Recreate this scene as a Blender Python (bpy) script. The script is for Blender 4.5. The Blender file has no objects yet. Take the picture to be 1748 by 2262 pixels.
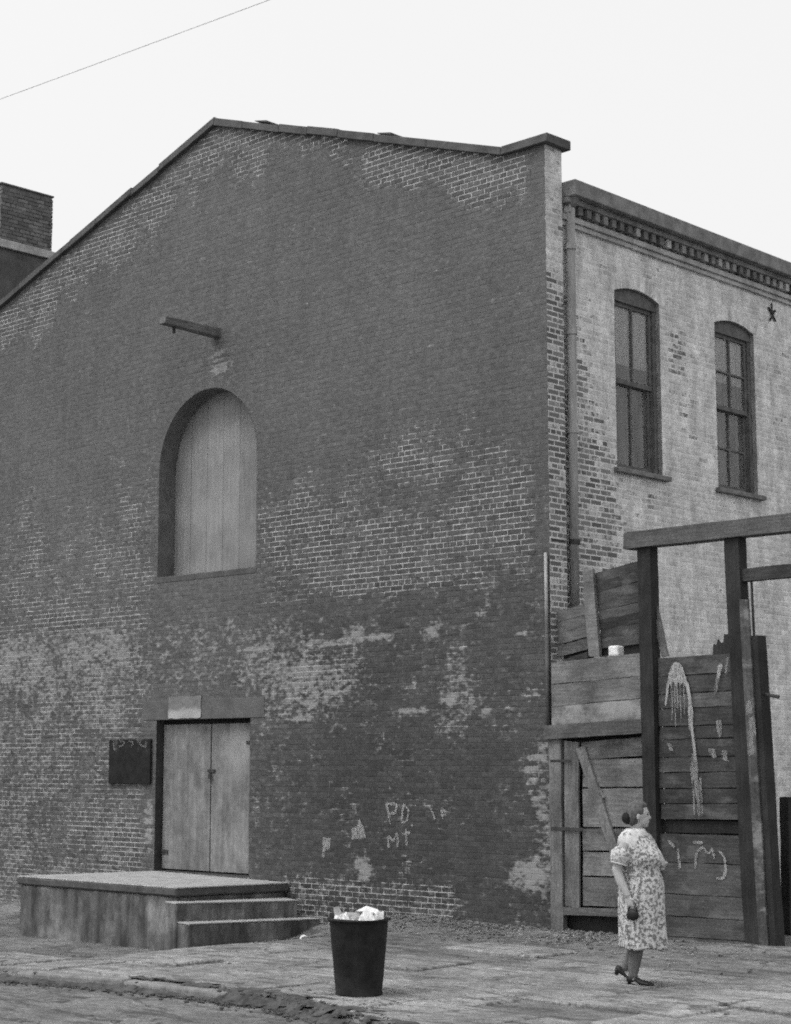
import bpy, bmesh, math, random
import numpy as np
from mathutils import Vector, Matrix, noise as mnoise

R = math.radians
random.seed(11)
RNG = np.random.default_rng(5)
scene = bpy.context.scene
COL = scene.collection

# ------------------------------------------------------------------ camera
CAM = Vector((12.662, -15.991, 1.85))
PITCH, YAW = R(8.085), R(43.4)
cd = bpy.data.cameras.new('camera')
cam = bpy.data.objects.new('camera', cd)
COL.objects.link(cam)
cam.location = CAM
cam.rotation_euler = (R(90) + PITCH, 0, YAW)
cd.sensor_fit = 'VERTICAL'
cd.sensor_height = 24.0
cd.lens = 3900.0 / 2262.0 * 24.0
cd.clip_end = 2000
scene.camera = cam

# ------------------------------------------------------------------ sky, sun, exposure
SUN_EL, SUN_AZ = R(58), R(205)          # azimuth clockwise from +Y: light from front left
world = bpy.data.worlds.new('World')
scene.world = world
world.use_nodes = True
wt = world.node_tree
wt.nodes.clear()
wo = wt.nodes.new('ShaderNodeOutputWorld')
wb = wt.nodes.new('ShaderNodeBackground')
sk = wt.nodes.new('ShaderNodeTexSky')
sk.sky_type = 'NISHITA'
sk.sun_disc = False
sk.sun_elevation = SUN_EL
sk.sun_rotation = SUN_AZ
sk.air_density = 2.0
sk.dust_density = 8.0
sk.ozone_density = 0.0
bw = wt.nodes.new('ShaderNodeRGBToBW')      # black-and-white film: the sky carries no hue
mr = wt.nodes.new('ShaderNodeMath'); mr.operation = 'MULTIPLY_ADD'   # even overcast layer over the clear sky
mr.inputs[1].default_value = 0.5
mr.inputs[2].default_value = 6.95
wt.links.new(sk.outputs[0], bw.inputs[0])
wt.links.new(bw.outputs[0], mr.inputs[0])
wt.links.new(mr.outputs[0], wb.inputs[0])
wb.inputs[1].default_value = 0.11
wt.links.new(wb.outputs[0], wo.inputs[0])

sd = bpy.data.lights.new('sun', 'SUN')
sd.energy = 1.35
sd.angle = R(28)
sun = bpy.data.objects.new('sun', sd)
COL.objects.link(sun)
sdir = Vector((math.sin(SUN_AZ) * math.cos(SUN_EL), math.cos(SUN_AZ) * math.cos(SUN_EL), math.sin(SUN_EL)))
sun.rotation_euler = sdir.to_track_quat('Z', 'Y').to_euler()
sun.location = (0, -10, 30)

vs = scene.view_settings
vs.view_transform = 'Standard'
vs.look = 'None'
vs.exposure = 0.0
vs.gamma = 1.0
vs.use_curve_mapping = False
scene.cycles.use_denoising = False      # keep a little grain, as the film has
scene.cycles.use_adaptive_sampling = True
scene.cycles.adaptive_threshold = 0.09
scene.cycles.adaptive_min_samples = 16
scene.cycles.max_bounces = 5
scene.cycles.diffuse_bounces = 3
scene.cycles.filter_width = 1.9


# ------------------------------------------------------------------ node helpers (all colours are greys)
class NT:
    def __init__(self, name):
        self.m = bpy.data.materials.new(name)
        self.m.use_nodes = True
        self.t = self.m.node_tree
        self.t.nodes.clear()
        self.out = self.t.nodes.new('ShaderNodeOutputMaterial')
        self._pos = None

    def node(self, typ, ins=None, **props):
        n = self.t.nodes.new(typ)
        for k, v in props.items():
            setattr(n, k, v)
        for k, v in (ins or {}).items():
            self.set(n.inputs[k], v)
        return n

    def set(self, sock, v):
        if hasattr(v, 'is_linked'):
            self.t.links.new(v, sock)
        else:
            sock.default_value = v

    def pos(self):
        if self._pos is None:
            self._pos = self.t.nodes.new('ShaderNodeNewGeometry').outputs['Position']
        return self._pos

    def attr(self, name):
        return self.node('ShaderNodeAttribute', attribute_name=name).outputs['Fac']

    def rnd(self):
        return self.t.nodes.new('ShaderNodeObjectInfo').outputs['Random']

    def m2(self, op, a, b=0.0, c=None, clamp=False):
        n = self.node('ShaderNodeMath', {0: a, 1: b}, operation=op, use_clamp=clamp)
        if c is not None:
            self.set(n.inputs[2], c)
        return n.outputs[0]

    def mul(self, a, b): return self.m2('MULTIPLY', a, b)
    def add(self, a, b): return self.m2('ADD', a, b)
    def max(self, a, b): return self.m2('MAXIMUM', a, b)

    def scale(self, v, s, off=(0, 0, 0)):
        return self.node('ShaderNodeMapping', {'Vector': v, 'Scale': s, 'Location': off}).outputs[0]

    def noise(self, scale, detail=4.0, rough=0.55, vec=None, sc=None, off=(0, 0, 0)):
        v = vec or self.pos()
        if sc or off != (0, 0, 0):
            v = self.scale(v, sc or (1, 1, 1), off)
        return self.node('ShaderNodeTexNoise', {'Vector': v, 'Scale': scale, 'Detail': detail, 'Roughness': rough}).outputs[0]

    def voro(self, scale, vec=None, feature='F1'):
        return self.node('ShaderNodeTexVoronoi', {'Vector': vec or self.pos(), 'Scale': scale}, feature=feature).outputs[0]

    def ramp(self, v, a, b, lo=0.0, hi=1.0):
        n = self.node('ShaderNodeMapRange', {'Value': v, 'From Min': a, 'From Max': b, 'To Min': lo, 'To Max': hi}, interpolation_type='SMOOTHSTEP')
        return n.outputs[0]

    def mix(self, f, a, b):
        n = self.node('ShaderNodeMix', data_type='FLOAT')
        self.set(n.inputs[0], f); self.set(n.inputs[2], a); self.set(n.inputs[3], b)
        return n.outputs[0]

    def ellipse(self, c, r, noisev, amp=0.6):
        """soft blot of paint round wall point c = (x, z)"""
        v = self.node('ShaderNodeVectorMath', {0: self.pos(), 1: (c[0], 0, c[1])}, operation='SUBTRACT').outputs[0]
        v = self.node('ShaderNodeVectorMath', {0: v, 1: (1 / r[0], 0, 1 / r[1])}, operation='MULTIPLY').outputs[0]
        d = self.node('ShaderNodeVectorMath', {0: v}, operation='LENGTH').outputs['Value']
        d = self.m2('MULTIPLY_ADD', self.m2('SUBTRACT', noisev, 0.5), amp * 2.2, d)
        return self.ramp(d, 1.0, 0.45)

    def done(self, col, rough=0.9, bump=None, bump_d=0.01, spec=0.25, metal=0.0):
        p = self.node('ShaderNodeBsdfPrincipled', {'Base Color': (0.2, 0.2, 0.2, 1), 'Roughness': rough, 'Metallic': metal, 'Specular IOR Level': spec})
        self.set(p.inputs['Base Color'], col if hasattr(col, 'is_linked') else (col, col, col, 1))
        if bump is not None:
            b = self.node('ShaderNodeBump', {'Height': bump, 'Distance': bump_d, 'Strength': 0.8})
            self.t.links.new(b.outputs[0], p.inputs['Normal'])
        self.t.links.new(p.outputs[0], self.out.inputs[0])
        return self.m


def plain(name, base, var=0.35, scale=6.0, rough=0.9, bump=0.004, sc=None, spec=0.25, rand=0.0, metal=0.0, fine=40.0, stain=0.0):
    t = NT(name)
    n = t.noise(scale, 6, 0.6, sc=sc)
    f = t.noise(fine, 3, 0.6, sc=sc, off=(3, 1, 7))
    c = t.mul(t.ramp(n, 0.25, 0.75, 1 - var, 1 + var), base)
    c = t.mul(c, t.ramp(f, 0.2, 0.8, 0.8, 1.2))
    if stain:
        s = t.noise(1.6, 5, 0.65, off=(9, 4, 2))
        c = t.mul(c, t.ramp(s, 0.42, 0.62, 1 - stain, 1.0))
    if rand:
        c = t.mul(c, t.ramp(t.rnd(), 0, 1, 1 - rand, 1 + rand))
    return t.done(c, rough, t.add(n, t.mul(f, 0.5)), bump, spec, metal)


def wood(name, base, along='x', rand=0.25, pale=0.0):
    t = NT(name)
    sc = {'x': (0.6, 8, 9), 'z': (9, 8, 0.6), 'y': (9, 0.6, 9)}[along]
    r = t.rnd()
    off = t.node('ShaderNodeCombineXYZ', {0: t.mul(r, 31.0), 1: t.mul(r, 17.0), 2: t.mul(r, 23.0)}).outputs[0]
    v = t.node('ShaderNodeVectorMath', {0: t.pos(), 1: off}, operation='ADD').outputs[0]
    g = t.noise(5, 6, 0.65, vec=v, sc=sc)
    b = t.noise(2.2, 5, 0.6, vec=v)
    c = t.mul(t.ramp(g, 0.25, 0.75, 0.74, 1.26), base)
    c = t.mul(c, t.ramp(b, 0.3, 0.7, 0.66, 1.34))
    c = t.mul(c, t.ramp(t.noise(55, 3, .6), .25, .75, .72, 1.28))
    c = t.mul(c, t.ramp(r, 0, 1, 1 - rand, 1 + rand))
    if pale:
        k = t.noise(3.5, 6, 0.7, vec=v, sc=(0.6, 1, 1.4))
        c = t.mix(t.mul(t.ramp(k, 0.5, 0.66), pale), c, 0.32)
    return t.done(c, 0.92, g, 0.006)


# ------------------------------------------------------------------ object helpers
def linkmesh(name, verts, faces, mat, parent=None, attrs=None, smooth=False, kind=None, label=None, cat=None, group=None, center=True, edges=()):
    me = bpy.data.meshes.new(name)
    v = np.asarray(verts, dtype=float)
    c = np.zeros(3)
    if center and len(v):
        c = (v.min(0) + v.max(0)) / 2
        c[2] = v[:, 2].min()
    me.from_pydata((v - c).tolist(), list(edges), faces)
    for k, a in (attrs or {}).items():
        at = me.attributes.new(k, 'FLOAT', 'POINT')
        at.data.foreach_set('value', np.asarray(a, dtype=np.float32))
    me.materials.append(mat)
    if smooth:
        me.polygons.foreach_set('use_smooth', [True] * len(me.polygons))
    o = bpy.data.objects.new(name, me)
    COL.objects.link(o)
    o.location = c
    if parent is not None:
        o.parent = parent
        o.location = Vector(c) - wloc(parent)
    tag(o, label, cat, group, kind)
    return o


def wloc(o):
    p = Vector((0, 0, 0))
    while o is not None:
        p = p + o.location
        o = o.parent
    return p


def tag(o, label=None, cat=None, group=None, kind=None):
    if label: o['label'] = label
    if cat: o['category'] = cat
    if group: o['group'] = group
    if kind: o['kind'] = kind
    return o


def thing(name, loc, label, cat, group=None):
    e = bpy.data.objects.new(name, None)
    COL.objects.link(e)
    e.location = loc
    e.empty_display_size = 0.3
    return tag(e, label, cat, group)


CUBE_F = [(0, 3, 2, 1), (4, 5, 6, 7), (0, 1, 5, 4), (1, 2, 6, 5), (2, 3, 7, 6), (3, 0, 4, 7)]


def box(name, x0, x1, y0, y1, z0, z1, mat, parent=None, bev=0.0, **kw):
    v = [(x0, y0, z0), (x1, y0, z0), (x1, y1, z0), (x0, y1, z0), (x0, y0, z1), (x1, y0, z1), (x1, y1, z1), (x0, y1, z1)]
    o = linkmesh(name, v, CUBE_F, mat, parent, **kw)
    if bev:
        m = o.modifiers.new('bevel', 'BEVEL'); m.width = bev; m.segments = 2
    return o


def hexa(name, bot, top, mat, parent=None, bev=0.0, **kw):
    """bot/top: four corner points each"""
    o = linkmesh(name, list(bot) + list(top), CUBE_F, mat, parent, **kw)
    if bev:
        m = o.modifiers.new('bevel', 'BEVEL'); m.width = bev; m.segments = 2
    return o


def plank(name, a, b, w, y0, y1, mat, parent=None, n=7, jit=0.004, ragged=0.012, dy=0.0, **kw):
    """board between a and b (x, z), w wide, from depth y0 (front) to y1; edges wander a little"""
    a, b = Vector(a), Vector(b)
    d = (b - a); L = d.length; d /= L
    nrm = Vector((-d.y, d.x))
    vs_, fs = [], []
    e0, e1 = random.uniform(-1, 1) * ragged, random.uniform(-1, 1) * ragged
    for i in range(n + 1):
        s = i / n
        for sgn in (-1, 1):
            off = w / 2 + random.uniform(-jit, jit)
            l = s * L
            if i == 0: l += e0 + sgn * random.uniform(0, ragged)
            if i == n: l += e1 + sgn * random.uniform(0, ragged)
            p = a + d * l + nrm * off * sgn
            bow = random.uniform(-.002, .002) + dy * s
            vs_.append((p.x, y0 + bow, p.y)); vs_.append((p.x, y1 + bow, p.y))
    for i in range(n):
        q = 4 * i
        fs += [(q, q + 4, q + 6, q + 2), (q + 1, q + 3, q + 7, q + 5), (q, q + 1, q + 5, q + 4), (q + 2, q + 6, q + 7, q + 3)]
    q = 4 * n
    fs += [(0, 2, 3, 1), (q, q + 1, q + 3, q + 2)]
    return linkmesh(name, vs_, fs, mat, parent, **kw)


def tube(pts, radii, seg=10, sx=1.0):
    """closed tapered tube; radii may be floats or (ra, rb)"""
    pts = [Vector(p) for p in pts]
    V, F = [], []
    up = Vector((0, 0, 1))
    for i, p in enumerate(pts):
        t = (pts[min(i + 1, len(pts) - 1)] - pts[max(i - 1, 0)]).normalized()
        ref = Vector((0, 1, 0)) if abs(t.z) > 0.7 else up
        u = t.cross(ref).normalized(); w = u.cross(t).normalized()
        r = radii[i]; ra, rb = r if isinstance(r, tuple) else (r, r)
        for k in range(seg):
            a = 2 * math.pi * k / seg
            q = p + u * math.cos(a) * ra + w * math.sin(a) * rb
            V.append(tuple(q))
    for i in range(len(pts) - 1):
        for k in range(seg):
            a, b = i * seg + k, i * seg + (k + 1) % seg
            F.append((a, b, b + seg, a + seg))
    F.append(tuple(range(seg - 1, -1, -1)))
    F.append(tuple(range((len(pts) - 1) * seg, len(pts) * seg)))
    return V, F


def ellipsoid(c, r, nu=14, nv=9):
    V, F = [], []
    for j in range(1, nv):
        ph = math.pi * j / nv
        for i in range(nu):
            th = 2 * math.pi * i / nu
            V.append((c[0] + r[0] * math.sin(ph) * math.cos(th), c[1] + r[1] * math.sin(ph) * math.sin(th), c[2] + r[2] * math.cos(ph)))
    n = len(V)
    V += [(c[0], c[1], c[2] + r[2]), (c[0], c[1], c[2] - r[2])]
    for j in range(nv - 2):
        for i in range(nu):
            a, b = j * nu + i, j * nu + (i + 1) % nu
            F.append((a, a + nu, b + nu, b))
    for i in range(nu):
        F.append((n, i, (i + 1) % nu))
        F.append((n + 1, (nv - 2) * nu + (i + 1) % nu, (nv - 2) * nu + i))
    return V, F


def join(parts):
    V, F = [], []
    for v, f in parts:
        o = len(V)
        V += list(v)
        F += [tuple(i + o for i in q) for q in f]
    return V, F


def sst(a, b, x):
    t = np.clip((x - a) / (b - a), 0, 1)
    return t * t * (3 - 2 * t)


# ------------------------------------------------------------------ wall materials
def gable_material(name, mortar):
    t = NT(name)
    joint, pale, tone = t.attr('joint'), t.attr('pale'), t.attr('tone')
    n1 = t.noise(5.5, 6, 0.62)
    n2 = t.noise(16.0, 4, 0.6, sc=(.62, 1, 1.25), off=(5, 2, 8))
    n3 = t.noise(0.9, 7, 0.66, off=(1, 7, 3))
    n4 = t.noise(2.1, 3, 0.55, off=(6, 3, 9))
    nf = t.noise(70.0, 2, 0.6)
    st = t.noise(3.0, 5, 0.6, sc=(1.5, 1, 0.12), off=(2, 2, 2))
    paint = t.mul(tone, 0.127)
    paint = t.mul(paint, t.ramp(n3, 0.3, 0.7, 0.93, 1.08))
    paint = t.mul(paint, t.ramp(st, 0.35, 0.7, 0.95, 1.05))
    paint = t.mul(paint, t.ramp(nf, 0.25, 0.75, 0.62, 1.38))
    paint = t.mul(paint, t.ramp(n2, 0.3, 0.7, 0.82, 1.18))
    s1 = t.m2('SUBTRACT', n1, 0.5)
    s2 = t.m2('SUBTRACT', n2, 0.5)
    pm = t.ramp(t.add(pale, t.add(t.mul(t.m2('SUBTRACT', n4, 0.5), 0.8), t.add(t.mul(s1, 1.4), t.mul(s2, 2.2)))), 0.42, 0.95)
    sp = t.ramp(t.add(t.attr('spl'), t.add(t.mul(s2, 2.0), t.mul(s1, 1.3))), 0.30, 0.85)
    pm = t.max(t.mul(pm, 0.85), t.mul(sp, 0.85))
    if mortar:
        jm = t.ramp(t.add(joint, t.add(t.mul(t.m2('SUBTRACT', n4, 0.5), 1.3), t.add(t.mul(s1, 1.3), t.mul(s2, 1.3)))), 0.28, 0.85)
        col = t.mix(t.mul(jm, 0.95), paint, t.mul(t.ramp(n2, 0.3, 0.7, 0.85, 1.15), 0.50))
        col = t.mix(t.mul(pm, 0.8), col, 0.36)
    else:
        b = t.attr('rnd')
        paint = t.mul(paint, t.ramp(b, 0, 1, 0.94, 1.06))
        worn = t.ramp(joint, 0.15, 0.8)
        bare = t.mul(paint, t.ramp(b, 0, 1, 0.80, 1.02))
        col = t.mix(worn, paint, bare)
        col = t.mix(t.mul(t.max(pm, sp), 0.66), col, 0.36)
    return t.done(col, 0.93, t.add(n2, t.mul(nf, 0.7)), 0.004, 0.2)


def side_material(name, mortar):
    t = NT(name)
    bare, tone = t.attr('bare'), t.attr('tone')
    n1 = t.noise(6, 5, 0.6)
    n2 = t.noise(18, 4, 0.6, off=(4, 4, 1))
    st = t.noise(4.0, 6, 0.7, sc=(1, 1.1, 0.22))
    nf = t.noise(60.0, 2, 0.6)
    paint = t.mul(tone, 0.67)
    paint = t.mul(paint, t.ramp(st, 0.3, 0.72, 0.72, 1.1))
    paint = t.mul(paint, t.ramp(n1, 0.25, 0.75, 0.78, 1.16))
    paint = t.mul(paint, t.ramp(n2, 0.3, 0.7, 0.86, 1.12))
    paint = t.mul(paint, t.ramp(nf, 0.2, 0.8, 0.72, 1.28))
    if mortar:
        col = t.mix(t.mul(bare, 0.5), t.mul(paint, 1.06), 0.56)
    else:
        b = t.attr('rnd')
        f = t.ramp(t.add(bare, t.add(t.mul(t.m2('SUBTRACT', n2, 0.5), 1.5), t.mul(t.m2('SUBTRACT', n1, 0.5), 0.6))), 0.30, 0.75)
        col = t.mix(f, paint, t.mul(t.ramp(b, 0, 1, 0.65, 1.3), 0.165))
    return t.done(col, 0.92, t.add(n2, t.mul(nf, 0.5)), 0.004, 0.2)


M_GB = gable_material('painted_brick', False)
M_GM = gable_material('painted_mortar', True)
M_SB = side_material('whitewashed_brick', False)
M_SM = side_material('whitewashed_mortar', True)
M_REVEAL = plain('reveal_paint', 0.135, 0.25, 5)
M_DOORREVEAL = plain('shaded_reveal', 0.045, 0.3, 5)  # shade of the door recess put into the dark colour
M_LINTEL = plain('lintel_paint', 0.115, 0.2, 4)
M_STONE = plain('dark_stone', 0.095, 0.25, 4, bump=0.005)
M_COPING = plain('coping_stone', 0.085, 0.3, 5)
M_CORNICE = plain('cornice_paint', 0.19, 0.35, 5)
M_DENTIL = plain('dentil_paint', 0.26, 0.4, 5, rand=.5)
M_WREVEAL = plain('window_reveal_paint', 0.27, 0.3, 6)
M_PALEMOULD = plain('pale_moulding', 0.36, 0.3, 5)
M_PIPE = plain('pipe_paint', 0.30, 0.3, 4, sc=(3, 3, .5))
M_PALEPIPE = plain('pale_pipe', 0.36, 0.2, 6)
M_RUST = plain('rusty_iron', 0.05, 0.4, 20)
M_FRAME = plain('window_paint', 0.115, 0.3, 8)
M_SILL = plain('sill_stone', 0.17, 0.3, 8)
M_BLIND = plain('faded_blind', 0.70, 0.18, 3, sc=(1, 4, .4))
M_DARKIN = plain('dark_interior', 0.035, 0.3, 2)
M_ROOF = plain('roof_felt', 0.05, 0.3, 3)
M_CONC = plain('old_concrete', 0.19, 0.6, 3.5, sc=(1.6, 1.6, .45), bump=0.008, stain=0.5)
M_SLABTOP = plain('lit_slab_top', 0.36, 0.2, 5, bump=0.004)  # paler than the blocks below: light on the tops put into the colour
M_CAN = plain('black_enamel', 0.014, 0.6, 9, rough=0.75, bump=0.003)
M_PAPER = plain('crumpled_paper', 0.72, 0.12, 12, bump=0.004)
M_GREYPAPER = plain('grey_paper', 0.28, 0.3, 12)
M_KERB = plain('kerb_stone', 0.20, 0.35, 6, bump=0.01)
M_RUBBLE = plain('rubble_stone', 0.17, 0.5, 12, rand=0.2)
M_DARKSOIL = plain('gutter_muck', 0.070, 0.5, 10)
M_WIRE = plain('wire_rubber', 0.6, 0.1, 10)


def glass_mat():
    """old pane: clear glass under a film of soot and dust"""
    t = NT('old_window_glass')
    tr = t.node('ShaderNodeBsdfTransparent', {'Color': (0.85, 0.85, 0.85, 1)})
    gl = t.node('ShaderNodeBsdfGlossy', {'Color': (0.9, 0.9, 0.9, 1), 'Roughness': 0.08})
    du = t.node('ShaderNodeBsdfDiffuse', {'Color': (0.26, 0.26, 0.26, 1)})
    w = t.noise(7, 3, 0.5)
    b = t.node('ShaderNodeBump', {'Height': w, 'Distance': 0.01, 'Strength': 0.25})
    t.t.links.new(b.outputs[0], gl.inputs['Normal'])
    fr = t.node('ShaderNodeFresnel', {'IOR': 1.5})
    dm = t.t.nodes.new('ShaderNodeMixShader')
    t.t.links.new(t.ramp(t.noise(3, 5, 0.6, sc=(1, 3, .5)), .3, .7, .20, .46), dm.inputs[0])
    t.t.links.new(tr.outputs[0], dm.inputs[1])
    t.t.links.new(du.outputs[0], dm.inputs[2])
    mx = t.t.nodes.new('ShaderNodeMixShader')
    t.t.links.new(fr.outputs[0], mx.inputs[0])
    t.t.links.new(dm.outputs[0], mx.inputs[1])
    t.t.links.new(gl.outputs[0], mx.inputs[2])
    t.t.links.new(mx.outputs[0], t.out.inputs[0])
    return t.m


M_GLASS = glass_mat()


def chalk_mat(name, col, lo, hi):
    t = NT(name)
    n = t.noise(34, 5, 0.7)
    d = t.node('ShaderNodeBsdfDiffuse', {'Color': (col, col, col, 1)})
    tr = t.node('ShaderNodeBsdfTransparent')
    mx = t.t.nodes.new('ShaderNodeMixShader')
    t.t.links.new(t.ramp(n, 0.34, 0.62, lo, hi), mx.inputs[0])
    t.t.links.new(tr.outputs[0], mx.inputs[1])
    t.t.links.new(d.outputs[0], mx.inputs[2])
    t.t.links.new(mx.outputs[0], t.out.inputs[0])
    return t.m


M_CHALK = chalk_mat('chalk_paint', .38, .18, .80)
M_FADED = chalk_mat('faded_lettering', .26, .05, .55)

# ------------------------------------------------------------------ ground shape
def zg(x, y):
    """ground height: level by the gate, falling gently towards the loading step on the left"""
    x = np.asarray(x, float); y = np.asarray(y, float)
    return -0.42 * sst(-0.8, -4.6, x) + 0.17 * np.exp(-((y + 0.05) / 0.5) ** 2) * sst(-0.8, -2.5, x)


def vnoise(x, y, s, seed=0.0):
    return np.array([mnoise.noise((a * s + seed, b * s - seed, seed)) for a, b in zip(np.ravel(x), np.ravel(y))]).reshape(np.shape(x))


def axis(lo, hi, step, far):
    a = np.arange(lo, hi + 1e-6, step)
    l = lo - np.geomspace(step * 2, far, 14)[::-1]
    h = hi + np.geomspace(step * 2, far, 14)
    return np.concatenate([l, a, h])


def sheet(name, xs, ys, zf, mat, **kw):
    X, Y = np.meshgrid(xs, ys)
    Z = zf(X, Y)
    Y = warp(X, Y)
    V = np.c_[X.ravel(), Y.ravel(), Z.ravel()]
    nx, ny = len(xs), len(ys)
    F = [(j * nx + i, j * nx + i + 1, (j + 1) * nx + i + 1, (j + 1) * nx + i) for j in range(ny - 1) for i in range(nx - 1)]
    return linkmesh(name, V, F, mat, smooth=True, center=False, **kw)


def ground_mat(name, base, specks):
    t = NT(name)
    a = t.noise(1.1, 6, 0.62)
    b = t.noise(6, 6, 0.7, sc=(1, 1, 1), off=(3, 3, 3))
    c = t.noise(34, 4, 0.7)
    s = t.noise(3.0, 5, 0.65, vec=None, sc=(0.55, 2.4, 1), off=(7, 1, 1))
    col = t.mul(t.ramp(a, 0.3, 0.7, 0.70, 1.25), base)
    col = t.mul(col, t.ramp(b, 0.25, 0.75, 0.72, 1.28))
    col = t.mul(col, t.ramp(c, 0.25, 0.75, 0.62, 1.38))
    col = t.mul(col, t.ramp(s, 0.38, 0.5, 0.60, 1.0))
    wv = t.node('ShaderNodeVectorMath', {0: t.pos(), 1: t.node('ShaderNodeTexNoise', {'Vector': t.pos(), 'Scale': 3.0, 'Detail': 4.0}).outputs[1]}, operation='ADD').outputs[0]
    ck = t.voro(.75, t.scale(wv, (.55, 1.5, .2)), 'DISTANCE_TO_EDGE')
    cm = t.mul(t.ramp(ck, .022, .004), t.ramp(a, .40, .55))
    col = t.mul(col, t.ramp(cm, 0, 1, 1.0, .45))
    if specks:
        v = t.noise(26, 3, 0.5, off=(8, 8, 8))
        k = t.noise(2.3, 4, 0.6, off=(4, 9, 1))
        m = t.mul(t.ramp(v, 0.62, 0.70), t.ramp(k, 0.48, 0.62))
        col = t.mix(t.mul(m, 0.7), col, 0.42)
    return t.done(col, 0.95, t.add(b, t.mul(c, 0.6)), 0.02, 0.15)


M_DIRT = ground_mat('trodden_dirt', 0.165, True)
M_ROAD = ground_mat('street_dirt', 0.175, False)
M_SLAB = ground_mat('paving_stone', 0.25, False)

KERB_Y = -6.95


def warp(x, y):
    """the kerb wanders: push the sidewalk edge and the street edge with it"""
    x = np.asarray(x, float); y = np.asarray(y, float)
    k = np.interp(x, [-9, -.9, .1, 1.15, 2.1, 2.6, 3.5, 9], [-6.95, -6.50, -6.24, -6.09, -6.10, -6.24, -6.55, -7.0]) - KERB_Y
    wgt = np.where(y > KERB_Y, sst(-3.2, KERB_Y, y), sst(-12.0, KERB_Y, y))
    return y + k * wgt


def z_side(X, Y):
    z = zg(X, Y)
    inner = (X > -16) & (X < 12) & (Y < 9)
    n = np.zeros_like(X)
    xs_, ys_ = X[inner], Y[inner]
    rough = 0.012 + 0.02 * sst(-2.6, -0.6, ys_) * sst(1.2, .1, ys_)
    n[inner] = rough * (vnoise(xs_, ys_, 1.7, 3.1) + 0.6 * vnoise(xs_, ys_, 5.1, 8.2))
    return z + n - .5 * (Y < KERB_Y - .01)


ys_side = np.concatenate([[KERB_Y - .03], np.arange(KERB_Y, 1.6, 0.11), 1.6 + np.geomspace(0.2, 150, 26)])
xs_side = axis(-13.5, 9.0, 0.13, 150)
sidewalk = sheet('sidewalk', xs_side, ys_side, z_side, M_DIRT, kind='structure')


def z_road(X, Y):
    z = -0.42 * sst(-0.8, -4.6, X) - 0.08
    inner = (X > -16) & (X < 12) & (Y > -12)
    n = np.zeros_like(X)
    n[inner] = 0.018 * (vnoise(X[inner], Y[inner], 1.9, 1.3) + 0.7 * vnoise(X[inner], Y[inner], 6.0, 4.4))
    return z + n


street = sheet('street', axis(-13.5, 9.0, 0.16, 150), np.concatenate([-7.05 - np.geomspace(5, 150, 16)[::-1], np.arange(-11.9, KERB_Y + 0.1, 0.14), [KERB_Y + .06]]), z_road, M_ROAD, kind='structure')

# kerb stones, sunken and uneven, breaking up towards the right
kx = -9.0
kerb = None
while kx < 6.0:
    L = random.uniform(0.9, 1.5)
    if 1.35 < kx < 2.3:
        kx += L * 0.7
        continue
    zc = float(zg(kx + L / 2, -7)) + random.uniform(-.025, .012) - (0.05 if kx > 1 else 0)
    t1, t2 = random.uniform(-.015, .015), random.uniform(-.015, .015)
    ka, kb = float(warp(kx, KERB_Y)), float(warp(kx + L, KERB_Y))
    y0, y1 = ka - .09 + t1, ka + .07 + t2
    sk_ = kb - ka
    bot = [(kx, y0, zc - .3), (kx + L - .012, y0 + t2 + sk_, zc - .3), (kx + L - .012, y1 + sk_, zc - .3), (kx, y1 + t1, zc - .3)]
    top = [(kx, y0 + .012, zc + t1), (kx + L - .012, y0 + t2 + .012 + sk_, zc + t2), (kx + L - .012, y1 + sk_, zc + t2 + .006), (kx, y1 + t1, zc + t1 + .006)]
    if kerb is None:
        kerb = hexa('kerb', bot, top, M_KERB, None, bev=.02, kind='structure')
    else:
        hexa('kerbstone', bot, top, M_KERB, kerb, bev=.02)
    kx += L

# irregular paving stones let into the dirt
yy = -6.86
while yy < -2.3:
    d = random.uniform(0.62, 1.05)
    xx = -5.2 + random.uniform(-.6, .0)
    while xx < 8.6:
        L = random.uniform(0.85, 1.75)
        keep = random.random() < (0.94 if yy + d < -3.0 else 0.5)
        if xx < -2.6 and yy > -3.6: keep = False
        if keep:
            g = 0.022
            cs = [(xx + g, yy + g), (xx + L - g, yy + g), (xx + L - g, yy + d - g), (xx + g, yy + d - g)]
            # outline with a few wandering points on each side
            ring = []
            for i in range(4):
                p, q = cs[i], cs[(i + 1) % 4]
                for s in (0.0, 0.25, 0.5, 0.75):
                    w = 0.03 if s == 0 else 0.014
                    rx = p[0] + (q[0] - p[0]) * s + random.uniform(-w, w)
                    ring.append((rx, float(warp(rx, p[1] + (q[1] - p[1]) * s + random.uniform(-w, w)))))
            tx, ty, tz = random.uniform(-.012, .012), random.uniform(-.012, .012), random.uniform(-.004, .022)
            cx_, cy_ = xx + L / 2, float(warp(xx + L / 2, yy + d / 2))
            V, n = [], len(ring)
            for (px, py) in ring:
                V.append((px, py, float(zg(px, py)) + tz + tx * (px - cx_) + ty * (py - cy_) - .006))
            for (px, py) in ring:
                sx, sy = cx_ + (px - cx_) * .985, cy_ + (py - cy_) * .975
                V.append((sx, sy, float(zg(px, py)) + tz + tx * (px - cx_) + ty * (py - cy_) + .006))
            for (px, py) in ring:
                V.append((px, py, float(zg(px, py)) - .06))
            F = [tuple(range(n, 2 * n))]
            for i in range(n):
                j = (i + 1) % n
                F += [(i, j, n + j, n + i), (2 * n + i, 2 * n + j, j, i)]
            linkmesh('paving_stone', V, F, M_SLAB, sidewalk)
        xx += L
    yy += d

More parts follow.
